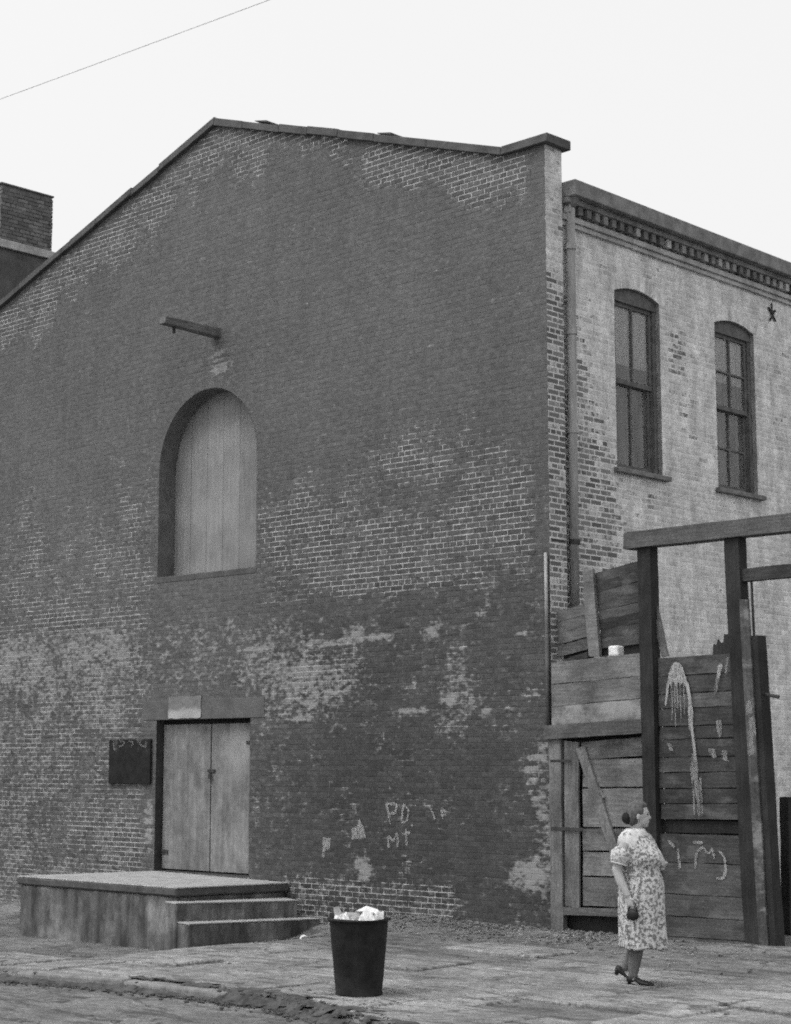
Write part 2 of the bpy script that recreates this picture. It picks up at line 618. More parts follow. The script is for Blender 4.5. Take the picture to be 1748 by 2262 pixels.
# ------------------------------------------------------------------ the brick warehouse
wh = thing('brick_warehouse', (-6, 6, 0), 'dark painted brick warehouse with a gabled front and whitewashed side wall', 'building')
W0 = -12.03
COURSE, JOINT, ZB = 0.0677, 0.0110, -0.62


def ztop(x):
    return np.minimum(np.maximum(10.99 - 0.327 * np.abs(np.asarray(x, float) + 6.0), 9.235), 10.99)


AC, AR, AZ0, AZ1 = -6.11, 1.055, 4.48, 6.04         # arched hatch: centre, half width, sill, spring
DX0, DX1, DZ0, DZ1 = -7.12, -5.14, 0.36, 2.45       # street door
LX0, LX1, LZ1 = -7.42, -4.86, 2.72                  # its lintel


BLOTS = [((-3.17, 3.48), (.20, .13)), ((-1.86, 3.44), (.13, .12)), ((-1.76, 3.54), (.08, .10)), ((-0.94, 3.88), (.09, .06)),
         ((-1.06, 3.64), (.06, .08)), ((-0.40, 3.37), (.07, .06)), ((-2.99, 0.53), (.19, .20)), ((-0.30, 1.74), (.08, .30)), ((-0.05, .95), (.06, .3)), ((-4.35, 3.0), (.25, .05)), ((-3.6, 2.75), (.3, .06)), ((-4.0, 2.62), (.2, .12)), ((-5.05, 3.37), (.5, .03)), ((-2.2, 2.48), (.4, .04)), ((-1.0, 2.45), (.12, .08)),
         ((-0.20, 1.47), (.11, .10)), ((-0.13, 1.27), (.12, .13)), ((-0.12, 1.98), (.08, .2)), ((-0.32, .58), (.36, .22)),
         ((-3.95, 3.40), (.75, .035)), ((-2.75, 3.42), (.35, .05)), ((-3.55, 3.36), (.5, .03)), ((-1.52, 2.62), (.16, .13)), ((-1.38, 2.88), (.08, .17)),
         ((-5.85, 7.36), (.26, .10)), ((-6.15, 7.20), (.5, .03)), ((-5.9, 7.55), (.12, .14)), ((-4.15, 2.42), (.3, .05)),
         ((-10.4, 3.52), (.55, .06)), ((-8.5, 3.78), (.30, .035)), ((-7.25, 1.0), (.10, .42)), ((-7.7, .62), (.30, .03))]


def spl(x, z):
    x = np.asarray(x, float); z = np.asarray(z, float)
    o = np.zeros_like(x)
    for (a, b), (rx, rz) in BLOTS:
        o = np.maximum(o, np.clip(1.35 - np.sqrt(((x - a) / rx) ** 2 + ((z - b) / rz) ** 2), 0, 1))
    return o


def gfields(x, z):
    x = np.asarray(x, float); z = np.asarray(z, float)
    wob = 0.18 * np.sin(x * 2.7 + 1) + 0.12 * np.sin(x * 6.3) + 0.08 * np.sin(x * 13.1 + 2)
    d = ztop(x) - z
    jl = .9 * (1 - sst(.40, 1.25, d + wob * .9)) * sst(-6.0, -6.5, x) * (.35 + .65 * sst(.06, .22, d))
    jr1 = (1 - sst(.25, .95, d + wob)) * sst(-6.5, -6.0, x) * sst(-4.3, -5.0, x) * .85
    jr2 = .62 * (1 - sst(.18, .45, d + wob)) * sst(-5.0, -4.3, x) * sst(-2.9, -3.4, x)
    jr3 = .95 * (1 - sst(.38, .90, d + wob * .6)) * sst(-3.2, -2.8, x) * sst(-.10, -.4, x)
    zt = np.interp(x, [-5.2, -4.7, -4.4, -3.9, -3.2, -2.4, -1.1, -.35], [4.9, 5.3, 5.75, 5.45, 5.55, 5.95, 5.75, 5.4])
    mid = sst(zt + .75, zt - .45, z + wob * .6) * sst(3.84, 4.0, z) * sst(-.08, -.35, x) * sst(-5.2, -4.95, x)
    mid *= .66 + .10 * np.sin(x * 1.7 + 3 * z) + .08 * np.sin(z * 4.1 + 1)
    hole = np.exp(-((x + 1.9) / .55) ** 2 - ((z - 5.05) / .28) ** 2)
    mid *= 1 - .55 * hole
    ml = sst(6.6, 5.0, z + wob) * sst(3.55, 3.95, z) * sst(-7.15, -7.3, x) * (.56 + .06 * np.sin(x * 1.3 + z * 2))
    low_l = .44 * sst(3.75, 3.4, z) * sst(-7.1, -7.6, x)
    patch = .6 * np.exp(-((x + 4.1) / 1.0) ** 2 - ((z - 2.9) / .48) ** 2) + .4 * np.exp(-((x + 1.5) / .5) ** 2 - ((z - 2.65) / .42) ** 2)
    base = .55 * sst(.5, .3, z) * sst(-4.7, -4.3, x) * sst(-1.25, -1.6, x)
    base += .5 * np.exp(-((x + 7.75) / .45) ** 2 - ((z - .75) / .3) ** 2)
    joint = np.clip(jl + jr1 + jr2 + jr3 + mid + ml + low_l + patch * .8 + base, 0, 1)
    pale = .03 + .10 * sst(6.8, 5.6, z) * sst(3.6, 4.0, z) + .20 * sst(4.1, 3.7, z) * sst(1.8, 2.5, z) + .12 * sst(2.3, 1.8, z)
    pale = pale + .12 * np.clip(jl + jr3, 0, 1)
    pale = pale + sst(4.0, 3.5, z) * sst(-7.0, -8.2, x) * (.30 - .16 * np.exp(-((x + 8.9) / .7) ** 2 - ((z - 1.1) / .8) ** 2) - .08 * np.exp(-((z - 3.1) / .25) ** 2))
    pale = pale + sst(4.05, 3.6, z) * sst(2.7, 3.1, z) * .20 * sst(-3.6, -4.6, x)
    pale = pale + .50 * np.exp(-((x + 4.1) / 1.0) ** 2 - ((z - 2.85) / .5) ** 2) + .42 * np.exp(-((x + 1.5) / .45) ** 2 - ((z - 2.65) / .42) ** 2)
    pale = pale + .30 * sst(.5, .3, z) * sst(-4.7, -4.3, x) * sst(-1.25, -1.6, x)
    pale = pale + .16 * np.exp(-((x + 4.6) / .6) ** 2 - ((z - 1.2) / .7) ** 2)
    pale = pale + .34 * np.exp(-((x + .12) / .16) ** 2) * sst(2.3, 1.9, z)
    tone = 1.0 - .16 * sst(7.5, 5.0, z) * sst(-7.5, -3.5, x)
    dark = sst(4.6, 3.4, z) * sst(-6.6, -3.6, x)
    tone = tone - .22 * dark - .10 * sst(2.4, 1.9, z) * sst(-5.6, -4.6, x)
    tone = tone - .10 * sst(4.6, 3.2, z) * sst(-4.6, -7.0, x)
    tone = tone + .05 * np.sin(x * .9 + 1) * np.sin(z * .8)
    joint = np.clip(joint + .16 * sst(4.2, 3.6, z), 0, 1)
    return joint, np.clip(pale, 0, 1), tone


def sfields(y, z):
    """side wall: share of bricks that have lost their whitewash"""
    y = np.asarray(y, float); z = np.asarray(z, float)
    near = .95 * sst(1.60, .5, y + .25 * np.sin(z * 2.1)) * sst(8.4, 6.4, z)
    near = np.maximum(near, .8 * sst(1.9, 1.0, y) * sst(5.6, 4.9, z) * sst(1.0, 2.4, z))
    near = np.maximum(near, .55 * np.exp(-((y - 2.75) / .3) ** 2 - ((z - 7.2) / .6) ** 2))
    near = np.maximum(near, .48 * np.exp(-((y - 3.0) / .3) ** 2 - ((z - 6.4) / .5) ** 2))
    near = np.maximum(near, .40 * np.exp(-((y - 2.1) / .5) ** 2 - ((z - 5.15) / .25) ** 2))
    near = np.maximum(near, .30 * np.exp(-((y - 5.2) / .3) ** 2 - ((z - 6.8) / 1.0) ** 2))
    near = np.maximum(near, .24 * np.exp(-((y - 1.1) / .6) ** 2 - ((z - 8.0) / .35) ** 2))
    near = np.maximum(near, .13 + .07 * np.sin(y * 2.3 + z * 1.1) + .05 * np.sin(y * 5.1 - z * 2.7))
    return near


def pfields(y, z):
    """corner pier: whitewash clings at the top"""
    n = .22 + .72 * sst(8.3, 7.0, np.asarray(z, float) + .25 * np.sin(np.asarray(z) * 5))
    n = n + .25 * np.exp(-((z - 8.25) / .12) ** 2)
    return np.clip(n, 0, .97)


def spans(lo, hi, cuts):
    out = [(lo, hi)]
    for a, b in cuts:
        nxt = []
        for s, e in out:
            if b <= s or a >= e: nxt.append((s, e)); continue
            if a > s: nxt.append((s, a))
            if b < e: nxt.append((b, e))
        out = nxt
    return out


def lay(lo_hi, cuts, z0, z1, JOINT=JOINT):
    """common-bond brickwork as quads in wall coordinates"""
    quads = []
    k = 0
    z = z0
    while z < z1:
        za, zb = z, z + COURSE - JOINT
        lo, hi = lo_hi(za, zb)
        if hi - lo > .05:
            head = (k % 6 == 3)
            u = .1065 if head else .213
            off = (.05 if head else (.1065 if k % 2 else 0)) + RNG.uniform(-.012, .012)
            for s, e in spans(lo, hi, cuts(za, zb)):
                i0 = math.floor((s - off) / u)
                p = off + i0 * u
                while p < e:
                    a, b = max(p, s) + JOINT / 2, min(p + u, e) - JOINT / 2
                    if max(p, s) == s: a = s
                    if min(p + u, e) == e: b = e
                    if b - a > .025:
                        j = RNG.uniform(-.0022, .0022, 4)
                        quads.append(((a + j[0], za + j[2]), (b + j[1], za + j[2]), (b + j[1], zb + j[3]), (a + j[0], zb + j[3])))
                    p += u
        z += COURSE
        k += 1
    return quads


def ring(c, zc, r0, r1, a0, a1, n):
    q = []
    for i in range(n):
        b0 = a0 + (a1 - a0) * (i + .07) / n
        b1 = a0 + (a1 - a0) * (i + .93) / n
        q.append(tuple((c + r * math.cos(b), zc + r * math.sin(b)) for r, b in ((r0, b0), (r0, b1), (r1, b1), (r1, b0))))
    return q


def bricks_geo(quads, to3, proud):
    V, F = [], []
    for q, p in zip(quads, proud):
        o = len(V)
        cu = sum(a for a, _ in q) / 4; cw = sum(b for _, b in q) / 4
        for (a, b) in q: V.append(to3(a, b, -.004))
        for (a, b) in q: V.append(to3(a, b, p * .55))
        for (a, b) in q:
            s = .004
            da, db = cu - a, cw - b
            V.append(to3(a + math.copysign(min(s, abs(da)), da), b + math.copysign(min(s, abs(db)), db), p))
        F.append((o + 8, o + 9, o + 10, o + 11))
        for i in range(4):
            j = (i + 1) % 4
            F += [(o + i, o + j, o + 4 + j, o + 4 + i), (o + 4 + i, o + 4 + j, o + 8 + j, o + 8 + i)]
    return V, F


def mortar_sheet(us, ws, inside, clipw, to3):
    nu = len(us)
    V, F, UV = [], [], []
    for w in ws:
        for u in us:
            ww = min(w, float(clipw(u))) if clipw else w
            V.append(to3(u, ww, 0)); UV.append((u, ww))
    for j in range(len(ws) - 1):
        for i in range(nu - 1):
            a, b, c, d = j * nu + i, j * nu + i + 1, (j + 1) * nu + i + 1, (j + 1) * nu + i
            cu, cw = (us[i] + us[i + 1]) / 2, (ws[j] + ws[j + 1]) / 2
            if inside(cu, cw): continue
            if abs(UV[a][1] - UV[d][1]) < 1e-6 and abs(UV[b][1] - UV[c][1]) < 1e-6: continue
            F.append((a, b, c, d))
    return V, F, np.array(UV)


# ---- gable front
toA = lambda u, w, p: (u, -p, w)


def cutsA(za, zb):
    zm = (za + zb) / 2
    out = []
    if AZ0 - .10 < zm < AZ1: out.append((AC - AR, AC + AR))
    elif AZ1 <= zm < AZ1 + AR + .19:
        h = math.sqrt(max((AR + .18) ** 2 - (zm - AZ1) ** 2, 0)); out.append((AC - h, AC + h))
    if zb > DZ0 and za < DZ1: out.append((DX0, DX1))
    if DZ1 - .02 < zb and za < LZ1 - .01: out.append((LX0, LX1))
    return out


def lohiA(za, zb):
    if zb + .01 <= 9.235: return (W0, 0.0)
    if zb > 10.95: return (0, 0)
    h = (10.99 - zb - .005) / .327
    return (-6 - h, -6 + h)


def inA(u, w):
    if AZ0 < w < AZ1 and abs(u - AC) < AR: return True
    if w >= AZ1 and math.hypot(u - AC, w - AZ1) < AR + .06: return True
    return DX0 < u < DX1 and DZ0 < w < DZ1


us = np.unique(np.round(np.concatenate([np.arange(W0, 0.001, .12), [0, AC - AR, AC + AR, DX0, DX1]]), 4))
ws = np.unique(np.round(np.concatenate([np.arange(ZB, 11.0, COURSE), [AZ0, DZ0, DZ1, 10.99]]), 4))
V, F, UV = mortar_sheet(us, ws, inA, ztop, toA)
ja, pa, ta = gfields(UV[:, 0], UV[:, 1])
gable = linkmesh('gable_wall', V, F, M_GM, wh, attrs={'joint': ja, 'pale': pa, 'tone': ta, 'spl': spl(UV[:, 0], UV[:, 1])}, label='dark painted brick gable front with worn pale joints')
qA = lay(lohiA, cutsA, ZB, 10.97)
qA += ring(AC, AZ1, AR + .002, AR + .195, 0, math.pi, 52)

def annulus(name, c, zc, r0, r1, a0, a1, to3, mat, par, fields):
    V, F, W = [], [], []
    n = 40
    for i in range(n + 1):
        a = a0 + (a1 - a0) * i / n
        for r in (r0, r1):
            u, w = c + r * math.cos(a), zc + r * math.sin(a)
            V.append(to3(u, w, .0004)); W.append((u, w))
    for i in range(n): F.append((2 * i, 2 * i + 1, 2 * i + 3, 2 * i + 2))
    W = np.array(W)
    return linkmesh(name, V, F, mat, par, attrs=fields(W[:, 0], W[:, 1]))


def gattr(u, w):
    a, b, c = gfields(u, w)
    return {'joint': a, 'pale': b, 'tone': c, 'spl': spl(u, w)}


annulus('arch_mortar', AC, AZ1, AR + .001, AR + .24, -.03, math.pi + .03, toA, M_GM, gable, gattr)

# ---- corner pier (the end of the gable wall) and side wall
PIER = 0.32
XB = -0.05
toP = lambda u, w, p: (p, u, w)
toB = lambda u, w, p: (XB + p, u, w)
WIN = [(1.41, 2.38), (3.65, 4.62), (6.0, 6.97), (8.3, 9.27)]
WZ0, WZ1, WRISE = 5.44, 7.68, 0.09
WRAD = (.48 ** 2 + WRISE ** 2) / (2 * WRISE)
BZT = 8.62


def cutsB(za, zb):
    zm = (za + zb) / 2
    out = []
    for a, b in WIN:
        c = (a + b) / 2
        if WZ0 - .06 < zm < WZ1: out.append((a, b))
        elif WZ1 <= zm:
            rr = WRAD + .195
            zc = WZ1 + WRISE - WRAD
            if zm - zc < rr:
                h = min(math.sqrt(rr ** 2 - (zm - zc) ** 2), .62)
                out.append((c - h, c + h))
    return out


def inB(u, w):
    for a, b in WIN:
        if a < u < b and WZ0 < w < WZ1: return True
        c = (a + b) / 2; zc = WZ1 + WRISE - WRAD
        if w >= WZ1 and abs(u - c) < .49 and math.hypot(u - c, w - zc) < WRAD + .05: return True
    return False


qP = lay(lambda a, b: (0.0, PIER), lambda a, b: [], ZB, 9.2, .019)
BLEN = 9.6
qB = lay(lambda a, b: (PIER, BLEN), cutsB, ZB, BZT, .019)
for a, b in WIN:
    half = math.asin(.48 / WRAD)
    qB += ring((a + b) / 2, WZ1 + WRISE - WRAD, WRAD + .002, WRAD + .19, math.pi / 2 - half * 1.12, math.pi / 2 + half * 1.12, 14)
wsP = np.arange(ZB, 9.24, COURSE * 2)
V, F, UV = mortar_sheet(np.linspace(0, PIER, 3), np.append(wsP, 9.235), lambda u, w: False, None, toP)
side_pier = linkmesh('corner_pier', V, F, M_SM, wh, attrs={'bare': pfields(UV[:, 0], UV[:, 1]), 'tone': np.full(len(V), .95)}, label='end face of the gable wall with whitewash left at its top')
ub = np.unique(np.round(np.concatenate([np.arange(PIER, BLEN, .12), [BLEN]] + [[a, b] for a, b in WIN]), 4))
wsB = np.unique(np.round(np.concatenate([np.arange(ZB, BZT, COURSE), [WZ0, WZ1, BZT]]), 4))
V, F, UV = mortar_sheet(ub, wsB, inB, None, toB)
side = linkmesh('side_wall', V, F, M_SM, wh, attrs={'bare': sfields(UV[:, 0], UV[:, 1]), 'tone': np.full(len(V), 1.0)}, label='whitewashed brick side wall with bare bricks near the corner')

for a, b in WIN:
    half = math.asin(.48 / WRAD)
    annulus('arch_mortar', (a + b) / 2, WZ1 + WRISE - WRAD, WRAD + .001, WRAD + .24, math.pi / 2 - half * 1.2, math.pi / 2 + half * 1.2, toB, M_SM, side, lambda u, w: {'bare': sfields(u, w), 'tone': np.full(len(u), 1.0)})

# the 300 bricks that show largest stand alone, the rest are joined
fwd = Vector((-math.sin(YAW) * math.cos(PITCH), math.cos(YAW) * math.cos(PITCH), math.sin(PITCH)))


def size_seen(q, to3, nrm):
    c = Vector(to3(sum(a for a, _ in q) / 4, sum(b for _, b in q) / 4, 0))
    d = c - CAM
    ar = abs((q[1][0] - q[0][0]) * (q[2][1] - q[1][1]))
    return ar * abs(d.normalized().dot(nrm)) / d.length ** 2


pool = []
for key, qs, to3, nrm in (('A', qA, toA, Vector((0, -1, 0))), ('P', qP, toP, Vector((1, 0, 0))), ('B', qB, toB, Vector((1, 0, 0)))):
    for i, q in enumerate(qs):
        wz = (q[0][1] + q[2][1]) / 2
        if wz < .05 or (key != 'A' and wz < 4.2): continue
        pool.append((size_seen(q, to3, nrm), key, i))
pool.sort(reverse=True)
alone = {(k, i) for _, k, i in pool[:300]}


def emit(key, qs, to3, mat, par):
    n = len(qs)
    rnd = RNG.random(n)
    cu = np.array([sum(a for a, _ in q) / 4 for q in qs]); cw = np.array([sum(b for _, b in q) / 4 for q in qs])
    if key == 'A':
        A, B, T = gfields(cu, cw)
        T = T * (1 + (RNG.random(n) - .5) * (.10 + .24 * sst(4.6, 3.4, cw)))
        at = {'joint': A, 'pale': B, 'tone': T, 'rnd': rnd}
        proud = RNG.uniform(.0010, .0026, n) + .0018 * np.clip(A * 1.4, 0, 1)     # paint has filled the joints higher up
    else:
        base = sfields(cu, cw) if key == 'B' else pfields(cu, cw)
        keep = RNG.random(n)
        bare = np.clip(base * 1.0 + (keep - .5) * .85 * (.3 + base), 0, 1)
        proud = RNG.uniform(.0012, .0030, n) + .0012 * np.clip(bare * 1.3, 0, 1)
        at = {'bare': bare, 'tone': RNG.uniform(.84, 1.06, n), 'rnd': rnd}
    rest = []
    for i in range(n):
        if (key, i) in alone:
            V, F = bricks_geo([qs[i]], to3, [proud[i]])
            aa = {k: np.full(12, v[i]) for k, v in at.items()}
            if key == 'A': aa['spl'] = spl([p[0] for p in V], [p[2] for p in V])
            linkmesh('brick', V, F, mat, par, attrs=aa)
        else:
            rest.append(i)
    V, F = bricks_geo([qs[i] for i in rest], to3, proud[rest])
    aa = {k: np.repeat(v[rest], 12) for k, v in at.items()}
    if key == 'A': aa['spl'] = spl([p[0] for p in V], [p[2] for p in V])
    linkmesh('brickwork', V, F, mat, par, attrs=aa, kind='stuff')


emit('A', qA, toA, M_GB, gable)
emit('P', qP, toP, M_SB, side_pier)
emit('B', qB, toB, M_SB, side)

# ---- wall bodies that close the building
box('party_wall', W0, W0 + .3, .33, 20, -.6, 8.9, M_REVEAL, wh)
box('rear_wall', W0, XB - .1, 19.7, 20.0, -.6, 8.9, M_REVEAL, wh)
box('side_wall_end', XB - .3, XB - .002, BLEN, 20, -.6, BZT, M_PALEMOULD, wh)
# back of the parapet
vb = [(W0, .32, 8.6), (0, .32, 8.6), (0, .32, 9.2), (-.6, .32, 9.2), (-6, .32, 10.95), (-11.4, .32, 9.2), (W0, .32, 9.2)]
linkmesh('parapet_back', vb, [tuple(range(7))], M_REVEAL, wh)
# roof planes
for s in (-1, 1):
    xe = -6 + s * 6.15
    V = [(-6, .33, 10.72), (xe, .33, 8.72), (xe, 20, 8.72), (-6, 20, 10.72), (-6, .33, 10.60), (xe, .33, 8.62), (xe, 20, 8.62), (-6, 20, 10.60)]
    linkmesh('roof', V, CUBE_F, M_ROOF, wh)
linkmesh('floor_slab', [(W0, .34, 4.2), (XB - .1, .34, 4.2), (XB - .1, 19, 4.2), (W0, 19, 4.2)], [(0, 1, 2, 3)], M_DARKIN, wh)

# ---- coping: separate stones along the gable
def coping(x0, x1, z0, z1, name='coping_stone'):
    th, dr = .068 + random.uniform(-.008, .010), .042
    j = random.uniform(-.012, .012)
    za, zb = z0 + j, z1 + j + random.uniform(-.006, .006)
    b = [(x0, -.075, za - dr), (x1, -.075, zb - dr), (x1, .40, zb - dr), (x0, .40, za - dr)]
    t = [(x0, -.075 + .012, za + th), (x1, -.075 + .012, zb + th), (x1, .40, zb + th + .01), (x0, .40, za + th + .01)]
    hexa(name, b, t, M_COPING, wh, bev=.008)


xs = [-11.37]
while xs[-1] < -6.6: xs.append(xs[-1] + random.uniform(.55, .95))
xs[-1] = -6.0
for a, b in zip(xs, xs[1:]): coping(a + .004, b - .004, 10.99 - .327 * abs(a + 6), 10.99 - .327 * abs(b + 6))
xs = [-6.0]
while xs[-1] < -1.3: xs.append(xs[-1] + random.uniform(.55, .95))
xs[-1] = -.63
for a, b in zip(xs, xs[1:]): coping(a + .004, b - .004, 10.99 - .327 * abs(a + 6), 10.99 - .327 * abs(b + 6))
coping(-.63, .085, 9.235, 9.235)
coping(W0 - .08, -11.37, 9.235, 9.235)
for x in (-2.62, -5.02):     # slipped slates on the coping
    z = 10.99 - .327 * abs(x + 6) + .07
    hexa('loose_slate', [(x - .12, -.05, z + .045), (x + .12, -.05, z - .03), (x + .12, .2, z - .03), (x - .12, .2, z + .045)], [(x - .12, -.05, z + .055), (x + .12, -.05, z + .0), (x + .12, .2, z + .0), (x - .12, .2, z + .055)], M_COPING, wh)

# ---- arched hatch
V, F, arc = [], [], []
pts = [(AC - AR, AZ0), (AC - AR, AZ1)] + [(AC + AR * math.cos(a), AZ1 + AR * math.sin(a)) for a in np.linspace(math.pi, 0, 25)[1:-1]] + [(AC + AR, AZ1), (AC + AR, AZ0)]
for (x, z) in pts: V += [(x, -.003, z), (x, .34, z)]
for i in range(len(pts) - 1): F.append((2 * i, 2 * i + 2, 2 * i + 3, 2 * i + 1))
F.append((0, 1, 2 * len(pts) - 1, 2 * len(pts) - 2))
linkmesh('arch_reveal', V, F, M_REVEAL, wh)
box('hatch_sill', AC - AR - .01, AC + AR + .01, -.006, .32, AZ0 - .085, AZ0 + .004, M_STONE, wh, bev=.01)
t_ = NT('hatch_boards')
g_ = t_.noise(4, 5, .6, sc=(6, 1, .35)); k_ = t_.noise(2.0, 5, .6)
c_ = t_.mul(t_.mul(t_.ramp(g_, .3, .7, .90, 1.10), t_.ramp(k_, .3, .7, .82, 1.15)), .235)
M_HATCH = t_.done(t_.mul(c_, t_.ramp(t_.rnd(), 0, 1, .93, 1.07)), .9, g_, .003)
shut = box('hatch_shutter', AC - AR + .002, AC + AR - .002, .33, .345, AZ0 + .006, AZ1 + AR - .002, M_HATCH, wh)
nb = 6
for i in range(nb):
    a = AC - AR + 2 * AR * i / nb + .003; b = AC - AR + 2 * AR * (i + 1) / nb - .003
    top = [(x, AZ1 + math.sqrt(max(AR * AR - (x - AC) ** 2, 0)) - .002) for x in np.linspace(b, a, 5)]
    prof = [(a, AZ0 + .006), (b, AZ0 + .006)] + top
    m = len(prof); y0 = .305 + random.uniform(-.003, .003)
    V = [(x, y0, z) for x, z in prof] + [(x, .328, z) for x, z in prof]
    F = [tuple(range(m)), tuple(range(2 * m - 1, m - 1, -1))] + [(k, (k + 1) % m, m + (k + 1) % m, m + k) for k in range(m)]
    linkmesh('plank', V, F, M_HATCH, shut)

# ---- hoist beam over the hatch
M_BEAM = wood('beam_timber', .15, 'y', .1)
hb = hexa('hoist_beam', [(-6.0, -1.0, 7.83), (-5.87, -1.0, 7.83), (-5.86, .1, 7.80), (-6.01, .1, 7.80)],
          [(-6.0, -.98, 7.93), (-5.87, -.98, 7.93), (-5.86, .1, 7.94), (-6.01, .1, 7.94)], M_BEAM, wh, bev=.01)
box('iron_hook', -5.95, -5.92, -.80, -.77, 7.73, 7.83, M_RUST, hb)

# ---- street door with two leaves
linkmesh('door_reveal', [(DX0, -.003, DZ0), (DX0, .22, DZ0), (DX0, .22, DZ1), (DX0, -.003, DZ1), (DX1, -.003, DZ0), (DX1, .22, DZ0), (DX1, .22, DZ1), (DX1, -.003, DZ1)],
         [(0, 1, 2, 3), (4, 7, 6, 5), (3, 2, 6, 7), (0, 4, 5, 1)], M_DOORREVEAL, wh)
box('lintel', LX0, LX1, -.009, .25, DZ1, LZ1, M_LINTEL, wh, bev=.004)
t_ = NT('door_zinc')
a_ = t_.noise(2.6, 6, .65, sc=(1, 1, .55)); b_ = t_.noise(12, 5, .6); s_ = t_.noise(6, 5, .6, sc=(2.5, 1, .18))
c_ = t_.mul(t_.mul(t_.mul(t_.ramp(a_, .3, .7, .68, 1.35), t_.ramp(b_, .25, .75, .84, 1.16)), t_.ramp(s_, .3, .7, .82, 1.12)), .215)
wp = t_.ellipse((-5.52, 2.02), (.34, .42), a_, .5)
M_DOOR = t_.done(t_.mix(t_.mul(wp, .40), t_.mul(c_, .88), .38), .85, b_, .003)
mid = -6.075
lf = hexa('door_leaf', [(DX0 + .02, .12, DZ0 + .02), (mid - .022, .135, DZ0 + .02), (mid - .022, .18, DZ0 + .02), (DX0 + .02, .17, DZ0 + .02)],
          [(DX0 + .02, .12, DZ1 - .065), (mid - .018, .125, DZ1 - .065), (mid - .018, .17, DZ1 - .065), (DX0 + .02, .17, DZ1 - .065)], M_DOOR, wh, bev=.004)
rf = hexa('door_leaf', [(mid + .016, .12, DZ0 + .02), (DX1 - .02, .125, DZ0 + .02), (DX1 - .02, .17, DZ0 + .02), (mid + .016, .17, DZ0 + .02)],
          [(mid + .014, .12, DZ1 - .065), (DX1 - .02, .12, DZ1 - .065), (DX1 - .02, .17, DZ1 - .065), (mid + .014, .17, DZ1 - .065)], M_DOOR, wh, bev=.004)
box('door_backing', DX0, DX1, .2, .215, DZ0, DZ1, M_DARKIN, wh)
box('hasp', mid - .05, mid + .10, .100, .122, 1.72, 1.76, M_RUST, rf)
V, F = tube([(mid + .02, .085, 1.70), (mid + .02, .085, 1.63)], [(.035, .02), (.032, .02)], 10)
linkmesh('padlock', V, F, M_RUST, rf)
box('hinge', DX1 - .20, DX1 - .02, .108, .119, 2.10, 2.145, M_RUST, rf)
box('hinge', DX0 + .02, DX0 + .16, .108, .119, .58, .64, M_RUST, lf)

# ---- side windows
BLIND_Z = [6.80, 6.93, 6.7, 6.9]
for wi, (a, b) in enumerate(WIN):
    c = (a + b) / 2
    zc = WZ1 + WRISE - WRAD
    top = lambda y, r=0.0: zc + math.sqrt(max((WRAD - r) ** 2 - (y - c) ** 2, 0))
    wdw = box('sash_window', XB - .33, XB - .315, a - .1, b + .1, WZ0 - .1, WZ1 + .3, M_DARKIN, wh)   # dark room behind
    # reveal
    pr = [(a, WZ0), (a, WZ1)] + [(y, top(y)) for y in np.linspace(a, b, 9)[1:-1]] + [(b, WZ1), (b, WZ0)]
    V, F = [], []
    for y, z in pr: V += [(XB + .002, y, z), (XB - .26, y, z)]
    for i in range(len(pr) - 1): F.append((2 * i, 2 * i + 2, 2 * i + 3, 2 * i + 1))
    linkmesh('window_reveal', V, F, M_WREVEAL, wdw)
    # outer frame with arched head board
    fx0, fx1 = XB - .16, XB - .06
    box('frame_jamb', fx0, fx1, a + .002, a + .075, WZ0 + .03, WZ1, M_FRAME, wdw)
    box('frame_jamb', fx0, fx1, b - .075, b - .002, WZ0 + .03, WZ1, M_FRAME, wdw)
    hd = [(a + .002, WZ1 - .10), (b - .002, WZ1 - .10)] + [(y, top(y) - .004) for y in np.linspace(b - .002, a + .002, 9)]
    m = len(hd)
    V = [(fx1 + .012, y, z) for y, z in hd] + [(fx0, y, z) for y, z in hd]
    F = [tuple(range(m)), tuple(range(2 * m - 1, m - 1, -1))] + [(k, (k + 1) % m, m + (k + 1) % m, m + k) for k in range(m)]
    linkmesh('frame_head', V, F, M_FRAME, wdw)
    zm = 6.56
    for nm, z0, z1, xo in (('upper_sash', zm - .02, WZ1 - .10, -.085), ('lower_sash', WZ0 + .03, zm + .02, -.125)):
        x1 = XB + xo; x0 = x1 - .035
        ya, yb = a + .077, b - .077
        rects = [(ya, ya + .05, z0, z1), (yb - .05, yb, z0, z1), (ya + .05, yb - .05, z0, z0 + .06), (ya + .05, yb - .05, z1 - .05, z1), (c - .014, c + .014, z0 + .06, z1 - .05)]
        if wi == 1: rects += [(ya + .05, c - .014, (z0 + z1) / 2 - .012, (z0 + z1) / 2 + .012), (c + .014, yb - .05, (z0 + z1) / 2 - .012, (z0 + z1) / 2 + .012)]
        parts = []
        for p0, p1, q0, q1 in rects:
            parts.append(([(x0, p0, q0), (x1, p0, q0), (x1, p1, q0), (x0, p1, q0), (x0, p0, q1), (x1, p0, q1), (x1, p1, q1), (x0, p1, q1)], CUBE_F))
        V, F = join(parts)
        linkmesh(nm, V, F, M_FRAME, wdw)
        for p0, p1 in ((ya + .05, c - .014), (c + .014, yb - .05)):
            xg = x0 + .015
            linkmesh('pane', [(xg, p0, z0 + .06), (xg, p1, z0 + .06), (xg, p1, z1 - .05), (xg, p0, z1 - .05)], [(0, 1, 2, 3)], M_GLASS, wdw)
    # torn blind hanging behind the upper panes
    box('roller_blind', XB - .140, XB - .135, a + .09, b - (.10 if wi % 2 == 0 else .13), max(BLIND_Z[wi], 6.6), WZ1 - .1, M_BLIND, wdw)
    box('window_sill', XB - .2, XB + .085, a - .075, b + .085, WZ0 - .065, WZ0 - .004, M_SILL, wdw, bev=.008)

